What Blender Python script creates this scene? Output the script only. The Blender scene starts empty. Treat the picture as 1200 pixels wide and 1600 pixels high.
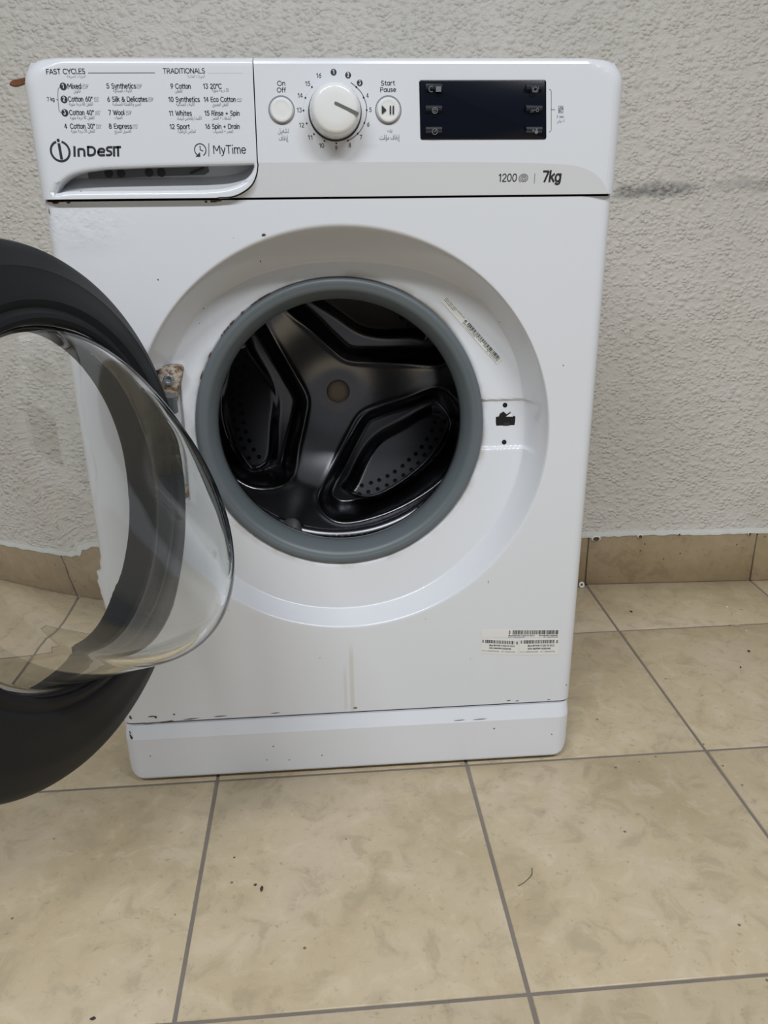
import bpy, bmesh, math, random
import numpy as np
from mathutils import Vector, Matrix
from mathutils.geometry import delaunay_2d_cdt

random.seed(7)
SC = bpy.context.scene
COL = SC.collection

# ------------------------------------------------------------------ camera
CAM = np.array([-0.0139, -0.8766, 0.7052])
EUL = (1.2079, 0.0112, -0.0743)
FPX = 1220.6
cd = bpy.data.cameras.new('camera')
cam = bpy.data.objects.new('camera', cd)
COL.objects.link(cam)
cam.location = CAM
cam.rotation_mode = 'XYZ'
cam.rotation_euler = EUL
cd.sensor_fit = 'VERTICAL'
cd.sensor_height = 36.0
cd.sensor_width = 27.0
cd.lens = 36.0 * FPX / 1600.0
cd.clip_start = 0.01
SC.camera = cam

# ------------------------------------------------------------------ world, lamps, exposure
wd = bpy.data.worlds.new('room_light')
SC.world = wd
wd.use_nodes = True
bg = wd.node_tree.nodes['Background']
bg.inputs[0].default_value = (0.93, 0.96, 1.0, 1)
bg.inputs[1].default_value = 0.19


def area(name, loc, sx, sy, power, col, rot=(0, 0, 0)):
    l = bpy.data.lights.new(name, 'AREA')
    l.shape = 'RECTANGLE'
    l.size, l.size_y, l.energy, l.color = sx, sy, power, col
    o = bpy.data.objects.new(name, l)
    o.location = loc
    o.rotation_euler = rot
    COL.objects.link(o)
    return o


area('ceiling_tube_lamp', (-0.75, -1.75, 2.45), 1.2, 0.20, 41, (0.94, 0.972, 1.0))
area('ceiling_tube_lamp', (0.75, -1.75, 2.45), 1.2, 0.20, 41, (0.94, 0.972, 1.0))

SC.view_settings.view_transform = 'Standard'
SC.view_settings.look = 'None'
SC.view_settings.gamma = 1.0
SC.view_settings.exposure = 0.0
SC.view_settings.use_curve_mapping = False

# ------------------------------------------------------------------ helpers
CR = np.array(Matrix.Rotation(EUL[2], 3, 'Z') @ Matrix.Rotation(EUL[1], 3, 'Y') @ Matrix.Rotation(EUL[0], 3, 'X'))


def ray(u, v):
    return CR @ np.array([(u - 600) / FPX, -(v - 800) / FPX, -1.0])


def P(u, v, y=0.0):
    """point of the plane at depth y that is measured at (u, v) in the photograph -> (x, z)"""
    d = ray(u, v)
    t = (y - CAM[1]) / d[1]
    q = CAM + t * d
    return (q[0], q[2])


def F(u, v, z=0.0):
    """floor point -> (x, y)"""
    d = ray(u, v)
    t = (z - CAM[2]) / d[2]
    q = CAM + t * d
    return (q[0], q[1])


def mk(name, verts, faces, mat, parent=None, smooth=True, angle=35, label=None, kind=None):
    me = bpy.data.meshes.new(name)
    me.from_pydata([tuple(map(float, v)) for v in verts], [], faces)
    me.update()
    bm = bmesh.new()
    bm.from_mesh(me)
    bmesh.ops.remove_doubles(bm, verts=bm.verts, dist=1e-6)
    bmesh.ops.recalc_face_normals(bm, faces=bm.faces)
    bm.to_mesh(me)
    bm.free()
    if smooth:
        me.polygons.foreach_set('use_smooth', [True] * len(me.polygons))
        me.set_sharp_from_angle(angle=math.radians(angle))
    me.materials.append(mat)
    return link(name, me, parent, label, kind)


def link(name, me, parent=None, label=None, kind=None):
    o = bpy.data.objects.new(name, me)
    COL.objects.link(o)
    if parent is not None:
        o.parent = parent
        o.matrix_parent_inverse = Matrix.Translation(-world_loc(parent))
    if label:
        o['label'] = label
    if kind:
        o['kind'] = kind
    return o


def world_loc(o):
    v = Vector((0, 0, 0))
    while o is not None:
        v = v + Vector(o.location)
        if o.parent is not None:
            v = v + o.matrix_parent_inverse.to_translation()
        o = o.parent
    return v


class MB:
    def __init__(s):
        s.v, s.f = [], []

    def add(s, verts, faces):
        k = len(s.v)
        s.v += [tuple(map(float, q)) for q in verts]
        s.f += [tuple(i + k for i in g) for g in faces]

    def box(s, x0, x1, y0, y1, z0, z1):
        s.add([(x0, y0, z0), (x1, y0, z0), (x1, y1, z0), (x0, y1, z0), (x0, y0, z1), (x1, y0, z1), (x1, y1, z1), (x0, y1, z1)],
              [(0, 3, 2, 1), (4, 5, 6, 7), (0, 1, 5, 4), (1, 2, 6, 5), (2, 3, 7, 6), (3, 0, 4, 7)])

    def rows(s, R, closed=True, cap0=False, cap1=False):
        """loft over a list of rows of points"""
        n = len(R[0])
        V = [q for r in R for q in r]
        fa = []
        for i in range(len(R) - 1):
            for j in range(n if closed else n - 1):
                k = (j + 1) % n
                fa.append((i * n + j, i * n + k, (i + 1) * n + k, (i + 1) * n + j))
        if cap0:
            fa.append(tuple(range(n))[::-1])
        if cap1:
            fa.append(tuple((len(R) - 1) * n + j for j in range(n)))
        s.add(V, fa)

    def lathe(s, prof, fr, n=96, cap0=False, cap1=False, off=(0, 0)):
        """prof: (radius, height) ; fr: (origin, ax, bx, nx)"""
        o, a, b, m = fr
        R = []
        for r, h in prof:
            R.append([o + a * (off[0] + r * math.cos(2 * math.pi * j / n)) + b * (off[1] + r * math.sin(2 * math.pi * j / n)) + m * h for j in range(n)])
        s.rows(R, True, cap0, cap1)

    def build(s, name, mat, parent=None, **k):
        return mk(name, s.v, s.f, mat, parent, **k)


def frame(o, a, b, m):
    return tuple(np.array(q, float) for q in (o, a, b, m))


FRONT = lambda x, y, z: frame((x, y, z), (1, 0, 0), (0, 0, 1), (0, -1, 0))     # heights grow towards the room


def inside(poly, pts):
    x, y = pts[:, 0], pts[:, 1]
    r = np.zeros(len(pts), bool)
    n = len(poly)
    for i in range(n):
        x0, y0 = poly[i]
        x1, y1 = poly[(i + 1) % n]
        c = (y0 > y) != (y1 > y)
        with np.errstate(divide='ignore', invalid='ignore'):
            xi = (x1 - x0) * (y - y0) / (y1 - y0) + x0
        r ^= c & (x < xi)
    return r


def segdist(poly, pts, closed=True):
    d = np.full(len(pts), 1e9)
    n = len(poly)
    for i in range(n if closed else n - 1):
        a = np.array(poly[i], float)
        b = np.array(poly[(i + 1) % n], float)
        ab = b - a
        L = ab @ ab
        if L < 1e-16:
            continue
        t = np.clip(((pts - a) @ ab) / L, 0, 1)
        d = np.minimum(d, np.hypot(*(pts - a - t[:, None] * ab).T))
    return d


def resample(poly, step, closed=True):
    out = []
    n = len(poly)
    for i in range(n if closed else n - 1):
        a = np.array(poly[i], float)
        b = np.array(poly[(i + 1) % n], float)
        k = max(1, int(math.ceil(np.linalg.norm(b - a) / step)))
        for j in range(k):
            out.append(tuple(a + (b - a) * j / k))
    if not closed:
        out.append(tuple(poly[-1]))
    return out


def smooth_curve(pts, n=8, closed=False):
    """Catmull-Rom through 2-D points"""
    pts = [np.array(p, float) for p in pts]
    N = len(pts)
    out = []
    rng = range(N) if closed else range(N - 1)
    for i in rng:
        p1, p2 = pts[i], pts[(i + 1) % N]
        p0 = pts[i - 1] if (closed or i > 0) else 2 * p1 - p2
        p3 = pts[(i + 2) % N] if (closed or i + 2 < N) else 2 * p2 - p1
        for k in range(n):
            t = k / n
            out.append(tuple(0.5 * (2 * p1 + (p2 - p0) * t + (2 * p0 - 5 * p1 + 4 * p2 - p3) * t * t + (3 * p1 - p0 - 3 * p2 + p3) * t ** 3)))
    if not closed:
        out.append(tuple(pts[-1]))
    return out


def plate(outer, holes, depth, step=0.004, lines=(), back=None, hole_back=None, extra=(), edge_step=0.003, keep=None):
    """height-field sheet y = depth(x, z) bounded by outlines, with walls going back from its borders -> MB"""
    loops = [resample(outer, edge_step)] + [resample(h, edge_step) for h in holes]
    V, E = [], []
    for lp in loops:
        k = len(V)
        V += lp
        E += [(k + i, k + (i + 1) % len(lp)) for i in range(len(lp))]
    for ln in lines:
        ln = resample(ln, edge_step, closed=False)
        pts = np.array(ln)
        ok = inside(loops[0], pts) & (segdist(loops[0], pts) > 0.0006)
        k0 = len(V)
        for i, q in enumerate(ln):
            if ok[i]:
                V.append(q)
                if i and ok[i - 1]:
                    E.append((len(V) - 2, len(V) - 1))
    xs = np.array(loops[0])
    gx = np.arange(xs[:, 0].min(), xs[:, 0].max(), step)
    gz = np.arange(xs[:, 1].min(), xs[:, 1].max(), step)
    g = np.array([(a, b) for a in gx for b in gz], float)
    if keep is not None:
        g = g[keep(g)]
    if len(extra):
        g = np.concatenate([g, np.array(list(extra), float)])
    m = inside(loops[0], g) & (segdist(loops[0], g) > 0.0007)
    for h in loops[1:]:
        m &= ~inside(h, g) & (segdist(h, g) > 0.0007)
    V += [tuple(q) for q in g[m]]
    vo, eo, fo, *_ = delaunay_2d_cdt([Vector(q) for q in V], E, [], 0, 1e-7)
    vo = np.array([tuple(q) for q in vo])
    fo = [f for f in fo]
    cen = np.array([vo[list(f)].mean(0) for f in fo])
    ok = inside(loops[0], cen)
    for h in loops[1:]:
        ok &= ~inside(h, cen)
    y = depth(vo)
    mb = MB()
    mb.add([(a[0], b, a[1]) for a, b in zip(vo, y)], [f for f, k in zip(fo, ok) if k])
    for i, lp in enumerate(loops):
        bk = back if i == 0 else hole_back
        if bk is None:
            continue
        lpa = np.array(lp)
        yl = depth(lpa)
        mb.rows([[(q[0], b, q[1]) for q, b in zip(lpa, yl)], [(q[0], max(bk, b), q[1]) for q, b in zip(lpa, yl)]])
    return mb


# ------------------------------------------------------------------ materials
def nodes(name):
    m = bpy.data.materials.new(name)
    m.use_nodes = True
    nt = m.node_tree
    return m, nt, nt.nodes['Principled BSDF']


def mat(name, col, rough=0.5, metal=0.0, spec=0.5, coat=0.0, var=0.0, vscale=30, bump=0.0, bscale=200):
    m, nt, b = nodes(name)
    b.inputs['Base Color'].default_value = (*col, 1)
    b.inputs['Roughness'].default_value = rough
    b.inputs['Metallic'].default_value = metal
    b.inputs['Specular IOR Level'].default_value = spec
    b.inputs['Coat Weight'].default_value = coat
    N, L = nt.nodes, nt.links
    if var or bump:
        tc = N.new('ShaderNodeTexCoord')
    if var:
        nz = N.new('ShaderNodeTexNoise')
        nz.inputs['Scale'].default_value = vscale
        nz.inputs['Detail'].default_value = 5
        L.new(tc.outputs['Object'], nz.inputs['Vector'])
        mx = N.new('ShaderNodeMix')
        mx.data_type = 'RGBA'
        mx.inputs[6].default_value = (*[c * (1 - var) for c in col], 1)
        mx.inputs[7].default_value = (*[min(1, c * (1 + var)) for c in col], 1)
        L.new(nz.outputs['Fac'], mx.inputs[0])
        L.new(mx.outputs[2], b.inputs['Base Color'])
    if bump:
        nb = N.new('ShaderNodeTexNoise')
        nb.inputs['Scale'].default_value = bscale
        nb.inputs['Detail'].default_value = 3
        L.new(tc.outputs['Object'], nb.inputs['Vector'])
        bp = N.new('ShaderNodeBump')
        bp.inputs['Strength'].default_value = bump
        bp.inputs['Distance'].default_value = 0.002
        L.new(nb.outputs['Fac'], bp.inputs['Height'])
        L.new(bp.outputs['Normal'], b.inputs['Normal'])
    return m


def ramp(nt, fac, stops):
    r = nt.nodes.new('ShaderNodeValToRGB')
    e = r.color_ramp.elements
    while len(e) < len(stops):
        e.new(0.5)
    for k, (p, c) in enumerate(stops):
        e[k].position = p
        e[k].color = (*c, 1) if len(c) == 3 else c
    nt.links.new(fac, r.inputs['Fac'])
    return r.outputs['Color']


def noise(nt, vec, scale, detail=4, rough=0.55, dist=0.0):
    n = nt.nodes.new('ShaderNodeTexNoise')
    n.inputs['Scale'].default_value = scale
    n.inputs['Detail'].default_value = detail
    n.inputs['Roughness'].default_value = rough
    n.inputs['Distortion'].default_value = dist
    nt.links.new(vec, n.inputs['Vector'])
    return n.outputs['Fac']


def mathn(nt, op, a, b=None, clamp=False):
    n = nt.nodes.new('ShaderNodeMath')
    n.operation = op
    n.use_clamp = clamp
    for i, q in enumerate((a, b)):
        if q is None:
            continue
        if isinstance(q, (int, float)):
            n.inputs[i].default_value = q
        else:
            nt.links.new(q, n.inputs[i])
    return n.outputs[0]


def mixc(nt, fac, a, b, blend='MIX'):
    n = nt.nodes.new('ShaderNodeMix')
    n.data_type = 'RGBA'
    n.blend_type = blend
    for k, q in ((0, fac), (6, a), (7, b)):
        if isinstance(q, (int, float)):
            n.inputs[k].default_value = q
        elif isinstance(q, tuple):
            n.inputs[k].default_value = (*q, 1)
        else:
            nt.links.new(q, n.inputs[k])
    return n.outputs[2]


def maprange(nt, v, a, b, c=0.0, d=1.0):
    n = nt.nodes.new('ShaderNodeMapRange')
    n.interpolation_type = 'SMOOTHSTEP'
    for k, q in enumerate((v, a, b, c, d)):
        if isinstance(q, (int, float)):
            n.inputs[k].default_value = q
        else:
            nt.links.new(q, n.inputs[k])
    return n.outputs[0]


def coords(nt, which='Object'):
    t = nt.nodes.new('ShaderNodeTexCoord')
    s = nt.nodes.new('ShaderNodeSeparateXYZ')
    nt.links.new(t.outputs[which], s.inputs[0])
    return t.outputs[which], s.outputs


def add_bump(nt, b, h, strength, dist):
    p = nt.nodes.new('ShaderNodeBump')
    p.inputs['Strength'].default_value = strength
    p.inputs['Distance'].default_value = dist
    nt.links.new(h, p.inputs['Height'])
    nt.links.new(p.outputs['Normal'], b.inputs['Normal'])


WHITE = (0.745, 0.765, 0.81)
M = {}
M['white_plastic'] = mat('white_plastic', WHITE, 0.22, coat=0.2)
M['knob_white'] = mat('knob_white', (0.82, 0.83, 0.83), 0.16, coat=0.5)
M['side_steel'] = mat('painted_side_steel', (0.70, 0.72, 0.71), 0.35)
M['rubber'] = mat('grey_rubber', (0.120, 0.142, 0.155), 0.42, var=0.12, vscale=14)
M['charcoal'] = mat('charcoal_plastic', (0.011, 0.012, 0.0145), 0.5, spec=0.2, var=0.12, vscale=9)
M['charcoal_edge'] = mat('charcoal_trim', (0.030, 0.033, 0.036), 0.3)
M['ink'] = mat('dark_ink', (0.025, 0.027, 0.035), 0.5)
M['ink_grey'] = mat('grey_ink', (0.25, 0.255, 0.275), 0.5)
M['ink_light'] = mat('pale_grey_ink', (0.42, 0.43, 0.45), 0.5)
M['ink_white'] = mat('white_ink', (0.75, 0.76, 0.78), 0.5)
M['display'] = mat('display_black', (0.003, 0.0045, 0.011), 0.18, spec=0.25)
M['display_key'] = mat('display_key', (0.012, 0.014, 0.022), 0.22, coat=0.5)
M['icon'] = mat('display_icon', (0.16, 0.17, 0.19), 0.5)
M['handle_grey'] = mat('handle_recess_grey', (0.62, 0.63, 0.65), 0.4)
M['slot_grey'] = mat('drawer_slot_grey', (0.13, 0.135, 0.14), 0.5)
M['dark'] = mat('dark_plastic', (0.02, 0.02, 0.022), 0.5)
M['black'] = mat('black_hole', (0.004, 0.004, 0.004), 0.8)
M['ring_steel'] = mat('rim_steel', (0.75, 0.76, 0.78), 0.22, metal=1.0)
M['zinc'] = mat('zinc_hinge', (0.42, 0.45, 0.47), 0.42, metal=0.8, var=0.25, vscale=90, bump=0.3, bscale=300)
M['lifter'] = mat('lifter_plastic', (0.14, 0.145, 0.15), 0.4)
M['paper'] = mat('sticker_paper', (0.80, 0.80, 0.77), 0.55, var=0.05, vscale=60)
M['sticker_clear'] = mat('sticker_film', (0.70, 0.70, 0.67), 0.45)
M['rust_brown'] = mat('rust_brown', (0.11, 0.055, 0.03), 0.8, var=0.5, vscale=400)
M['dirt'] = mat('dark_dirt', (0.05, 0.042, 0.036), 0.9, var=0.4, vscale=300)
M['wood'] = mat('splinter_wood', (0.42, 0.33, 0.22), 0.8)
M['chalk'] = mat('white_chip', (0.85, 0.84, 0.80), 0.6)
M['hair'] = mat('hair_dark', (0.05, 0.04, 0.03), 0.6)
M['grout'] = mat('grey_grout', (0.215, 0.185, 0.16), 0.9, var=0.30, vscale=9, bump=0.4, bscale=500)


def make_front_mat():
    m, nt, b = nodes('white_enamel')
    v, s = coords(nt)
    x, z = s['X'], s['Z']
    base = mixc(nt, noise(nt, v, 3.0, 3), tuple(c * 0.985 for c in WHITE), tuple(min(1, c * 1.015) for c in WHITE))
    # pale drip marks below the door
    def streak(xc, w, z0, z1, amt):
        dx = mathn(nt, 'ABSOLUTE', mathn(nt, 'SUBTRACT', x, xc))
        k = maprange(nt, dx, w, w * 0.3)
        k = mathn(nt, 'MULTIPLY', k, maprange(nt, z, z1, z1 - 0.03))
        k = mathn(nt, 'MULTIPLY', k, maprange(nt, z, z0 - 0.005, z0 + 0.01))
        return mathn(nt, 'MULTIPLY', k, amt)
    st = mathn(nt, 'ADD', streak(0.003, 0.004, 0.088, 0.20, 0.55), streak(-0.006, 0.003, 0.09, 0.17, 0.4), True)
    base = mixc(nt, st, base, (0.60, 0.57, 0.50))
    # brownish grime around the door opening
    r = mathn(nt, 'SQRT', mathn(nt, 'ADD', mathn(nt, 'POWER', x, 2.0), mathn(nt, 'POWER', mathn(nt, 'SUBTRACT', z, 0.467), 2.0)))
    gr = mathn(nt, 'MULTIPLY', maprange(nt, r, 0.184, 0.171), maprange(nt, noise(nt, v, 22, 5), 0.38, 0.72))
    base = mixc(nt, mathn(nt, 'MULTIPLY', gr, 0.75), base, (0.30, 0.25, 0.18))
    nt.links.new(base, b.inputs['Base Color'])
    b.inputs['Roughness'].default_value = 0.24
    b.inputs['Coat Weight'].default_value = 0.2
    # dents at the upper left corner
    dn = mathn(nt, 'MULTIPLY', maprange(nt, x, -0.19, -0.25), maprange(nt, z, 0.665, 0.70))
    h = mathn(nt, 'MULTIPLY', noise(nt, v, 55, 3), dn)
    add_bump(nt, b, h, 0.5, 0.006)
    return m


M['enamel'] = make_front_mat()


def make_drum_mat(holes):
    m, nt, b = nodes('drum_steel' if not holes else 'perforated_drum_steel')
    v, s = coords(nt)
    b.inputs['Base Color'].default_value = (0.46, 0.46, 0.48, 1)
    b.inputs['Metallic'].default_value = 1.0
    b.inputs['Roughness'].default_value = 0.26
    if holes:
        vo = nt.nodes.new('ShaderNodeTexVoronoi')
        vo.inputs['Scale'].default_value = 95
        vo.inputs['Randomness'].default_value = 0.25
        nt.links.new(v, vo.inputs['Vector'])
        f = maprange(nt, vo.outputs['Distance'], 0.26, 0.34)
        nt.links.new(mixc(nt, f, (0.006, 0.006, 0.006), (0.11, 0.11, 0.12)), b.inputs['Base Color'])
        nt.links.new(f, b.inputs['Metallic'])
        add_bump(nt, b, f, 0.5, 0.001)
    else:
        n = noise(nt, v, 9, 4)
        nt.links.new(mixc(nt, n, (0.13, 0.131, 0.142), (0.22, 0.22, 0.235)), b.inputs['Base Color'])
    return m


M['drum'] = make_drum_mat(False)
M['drum_wall'] = make_drum_mat(True)


def make_glass():
    m, nt, b = nodes('bowl_glass')
    b.inputs['Base Color'].default_value = (0.97, 0.985, 0.98, 1)
    b.inputs['Transmission Weight'].default_value = 1.0
    b.inputs['Roughness'].default_value = 0.0
    b.inputs['IOR'].default_value = 1.47
    v, s = coords(nt)
    add_bump(nt, b, noise(nt, v, 7, 2), 0.12, 0.004)
    return m


M['glass'] = make_glass()


def make_rustplate():
    m, nt, b = nodes('rusty_hinge_plate')
    v, s = coords(nt)
    n = noise(nt, v, 170, 5, 0.7)
    c = ramp(nt, n, [(0.3, (0.05, 0.03, 0.02)), (0.45, (0.22, 0.13, 0.07)), (0.56, (0.45, 0.40, 0.34)), (0.72, (0.62, 0.60, 0.55))])
    nt.links.new(c, b.inputs['Base Color'])
    b.inputs['Roughness'].default_value = 0.75
    add_bump(nt, b, n, 0.7, 0.002)
    return m


M['rustplate'] = make_rustplate()


def make_tile(name, dark):
    m, nt, b = nodes(name)
    geo = nt.nodes.new('ShaderNodeNewGeometry')
    v = geo.outputs['Position']
    oi = nt.nodes.new('ShaderNodeObjectInfo')
    off = nt.nodes.new('ShaderNodeVectorMath')
    off.operation = 'ADD'
    sc = nt.nodes.new('ShaderNodeVectorMath')
    sc.operation = 'SCALE'
    sc.inputs[0].default_value = (1, 1, 1)
    nt.links.new(mathn(nt, 'MULTIPLY', oi.outputs['Random'], 17.0), sc.inputs['Scale'])
    nt.links.new(v, off.inputs[0])
    nt.links.new(sc.outputs[0], off.inputs[1])
    w = off.outputs[0]
    big = noise(nt, w, 5.5, 5, 0.6, 0.4)
    mid = noise(nt, w, 26, 6, 0.65, 0.6)
    fine = noise(nt, w, 95, 5, 0.7, 0.3)
    c = ramp(nt, big, [(0.30, (0.485, 0.390, 0.248)), (0.5, (0.565, 0.465, 0.312)), (0.70, (0.605, 0.498, 0.372))])
    c = mixc(nt, maprange(nt, mid, 0.50, 0.66, 0.0, 0.62), c, (0.41, 0.335, 0.225))
    c = mixc(nt, maprange(nt, mid, 0.48, 0.34, 0.0, 0.5), c, (0.66, 0.56, 0.42))
    c = mixc(nt, maprange(nt, fine, 0.58, 0.70, 0.0, 0.5), c, (0.30, 0.235, 0.155))
    # short scuffs and scratches
    st = nt.nodes.new('ShaderNodeMapping')
    st.inputs['Scale'].default_value = (1.0, 7.0, 1.0)
    st.inputs['Rotation'].default_value = (0, 0, 0.5)
    nt.links.new(w, st.inputs['Vector'])
    scr = noise(nt, st.outputs[0], 18, 6, 0.75, 0.8)
    c = mixc(nt, maprange(nt, scr, 0.655, 0.72, 0.0, 0.6), c, (0.25, 0.19, 0.125))
    # crumbs of dirt
    vo = nt.nodes.new('ShaderNodeTexVoronoi')
    vo.inputs['Scale'].default_value = 24
    nt.links.new(w, vo.inputs['Vector'])
    c = mixc(nt, maprange(nt, vo.outputs['Distance'], 0.055, 0.03, 0.0, 0.8), c, (0.10, 0.07, 0.05))
    if dark != 1.0:
        c = mixc(nt, 1.0, c, dark, 'MULTIPLY')
    nt.links.new(c, b.inputs['Base Color'])
    nt.links.new(maprange(nt, mid, 0.3, 0.7, 0.30, 0.45), b.inputs['Roughness'])
    add_bump(nt, b, fine, 0.10, 0.001)
    return m


M['tile'] = make_tile('beige_floor_tile', 1.0)
M['skirt'] = make_tile('brown_skirting_tile', (0.67, 0.62, 0.56))


def make_wall():
    m, nt, b = nodes('stucco_paint')
    v, s = coords(nt)
    x, z = s['X'], s['Z']
    base = mixc(nt, maprange(nt, noise(nt, v, 4.5, 4), 0.35, 0.65), (0.625, 0.60, 0.55), (0.67, 0.635, 0.59))
    # grey smear left by something rubbing along the wall
    wob = mathn(nt, 'MULTIPLY', mathn(nt, 'SUBTRACT', noise(nt, v, 14, 4), 0.5), 0.03)
    zc = mathn(nt, 'ADD', mathn(nt, 'MULTIPLY', x, 0.03), 0.7245)
    dz = mathn(nt, 'ABSOLUTE', mathn(nt, 'ADD', mathn(nt, 'SUBTRACT', z, zc), wob))
    band = maprange(nt, dz, 0.017, 0.002)
    core = mathn(nt, 'MULTIPLY', maprange(nt, x, 0.475, 0.50), maprange(nt, x, 0.645, 0.60))
    tail = mathn(nt, 'MULTIPLY', maprange(nt, x, 0.60, 0.72), 0.45)
    amt = mathn(nt, 'MULTIPLY', band, mathn(nt, 'ADD', mathn(nt, 'MULTIPLY', core, 0.85), tail, True))
    amt = mathn(nt, 'MULTIPLY', amt, maprange(nt, noise(nt, v, 120, 3), 0.25, 0.65, 0.45, 1.0))
    base = mixc(nt, amt, base, (0.17, 0.165, 0.16))
    # a few dark specks
    vo = nt.nodes.new('ShaderNodeTexVoronoi')
    vo.inputs['Scale'].default_value = 13
    nt.links.new(v, vo.inputs['Vector'])
    base = mixc(nt, maprange(nt, vo.outputs['Distance'], 0.030, 0.018, 0.0, 0.7), base, (0.14, 0.12, 0.10))
    nt.links.new(base, b.inputs['Base Color'])
    b.inputs['Roughness'].default_value = 0.55
    # knobbly plaster relief
    st = nt.nodes.new('ShaderNodeMapping')
    st.inputs['Scale'].default_value = (1.0, 1.0, 1.3)
    nt.links.new(v, st.inputs['Vector'])
    w = st.outputs[0]
    n3 = noise(nt, w, 34, 3, 0.5)
    n2 = noise(nt, w, 240, 2, 0.5)
    wp = nt.nodes.new('ShaderNodeTexNoise')
    wp.inputs['Scale'].default_value = 60
    wp.inputs['Detail'].default_value = 3
    nt.links.new(w, wp.inputs['Vector'])
    wv = nt.nodes.new('ShaderNodeVectorMath')
    wv.operation = 'MULTIPLY_ADD'
    wv.inputs[1].default_value = (0.011, 0.011, 0.011)
    nt.links.new(wp.outputs['Color'], wv.inputs[0])
    nt.links.new(w, wv.inputs[2])
    def domes(scale, hi):
        q = nt.nodes.new('ShaderNodeTexVoronoi')
        q.inputs['Scale'].default_value = scale
        nt.links.new(wv.outputs[0], q.inputs['Vector'])
        return maprange(nt, q.outputs['Distance'], hi, 0.0)
    d1 = mathn(nt, 'MULTIPLY', domes(120, 0.75), maprange(nt, n3, 0.40, 0.62, 0.10, 1.0))
    d2 = mathn(nt, 'MULTIPLY', domes(62, 0.60), maprange(nt, n3, 0.58, 0.42, 0.0, 0.9))
    h = mathn(nt, 'ADD', mathn(nt, 'ADD', d1, d2), mathn(nt, 'MULTIPLY', n2, 0.35))
    h = mathn(nt, 'ADD', h, mathn(nt, 'MULTIPLY', n3, 0.7))
    add_bump(nt, b, h, 0.60, 0.0050)
    return m


M['wall'] = make_wall()

# ------------------------------------------------------------------ setting: floor tiles, wall, skirting
S, OX, OY, PHI = 0.3382, 0.1566, -0.0089, 0.005
JOINT = 0.0042
WK = -0.0426


def wall_y(x):
    return 0.527 + WK * (x - 0.4947)


mb = MB()
mb.box(-2.9, 3.1, -2.1, 0.54, -0.05, -0.0016)
floor = mb.build('floor', M['grout'], smooth=False)
floor['kind'] = 'structure'


def tile_mesh(name, quad, h0=-0.008, bev=0.0014):
    """bevelled slab over a quad (counter-clockwise)"""
    q = np.array(quad, float)
    c = q.mean(0)
    def ins(d):
        out = []
        n = len(q)
        for i in range(n):
            a, b_, p = q[i], q[(i + 1) % n], q[i - 1]
            e1 = (b_ - a) / np.linalg.norm(b_ - a)
            e0 = (a - p) / np.linalg.norm(a - p)
            n1 = np.array([-e1[1], e1[0]])
            n0 = np.array([-e0[1], e0[0]])
            out.append(a + (n0 + n1) / (1 + n0 @ n1) * d)
        return out
    R = []
    for d, z in ((0, h0), (0, -bev), (bev * 0.3, -bev * 0.35), (bev, 0.0)):
        R.append([(p[0], p[1], z) for p in ins(d)])
    m_ = MB()
    m_.rows(R, True, False, True)
    return m_


def rot(p):
    c, s_ = math.cos(PHI), math.sin(PHI)
    return (OX + p[0] * c - p[1] * s_, OY + p[0] * s_ + p[1] * c)


g = JOINT / 2
proto = None
for i in range(-9, 8):
    for j in range(-6, 1):
        cx, cy = (i + 0.5) * S, (j + 0.5) * S
        if proto is None:
            h = S / 2 - g
            o = tile_mesh('tile', [(-h, -h), (h, -h), (h, h), (-h, h)]).build('tile', M['tile'], floor, angle=60)
            proto = o
        else:
            o = link('tile', proto.data, floor)
        w = rot((cx, cy))
        o.location = (w[0], w[1], random.uniform(-0.0003, 0.0003))
        o.rotation_euler = (0, 0, PHI)
    # the cut row along the wall
    a, b_ = rot((i * S + g, S + g)), rot(((i + 1) * S - g, S + g))
    q = [a, b_, (b_[0], wall_y(b_[0]) - 0.001), (a[0], wall_y(a[0]) - 0.001)]
    tile_mesh('tile', q).build('tile', M['tile'], floor, angle=60)

WANG = math.atan(WK)
mb = MB()
mb.box(-2.9, 3.0, 0.0, 0.12, 0.0, 2.6)
wall = mb.build('wall_back', M['wall'], smooth=False)
wall.location = (0, wall_y(0) + 0.002, 0)
wall.rotation_euler = (0, 0, WANG)
wall['kind'] = 'structure'

# skirting: a course of tiles standing against the wall under the plaster
HS = 0.1060
mb = MB()
mb.box(-2.9, 3.0, -0.004, 0.002, 0.0, HS - 0.001)
sk = mb.build('baseboard_back', M['grout'], smooth=False)
sk.location = (0, wall_y(0), 0)
sk.rotation_euler = (0, 0, WANG)
sk['kind'] = 'structure'
ca = math.cos(WANG)
for i in range(-9, 8):
    x0, x1 = (OX - 0.004 + i * S) / ca + 0.0015, (OX - 0.004 + (i + 1) * S) / ca - 0.0015
    mb = MB()
    y0 = -0.009
    R = []
    for d, y in ((0, 0.0), (0, y0 + 0.0012), (0.0012, y0)):
        R.append([(x0 + d, y, 0.001 + d), (x1 - d, y, 0.001 + d), (x1 - d, y, HS - d), (x0 + d, y, HS - d)])
    mb.rows(R, True, False, True)
    o = mb.build('tile', M['skirt'], None, angle=60)
    o.parent = sk
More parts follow.
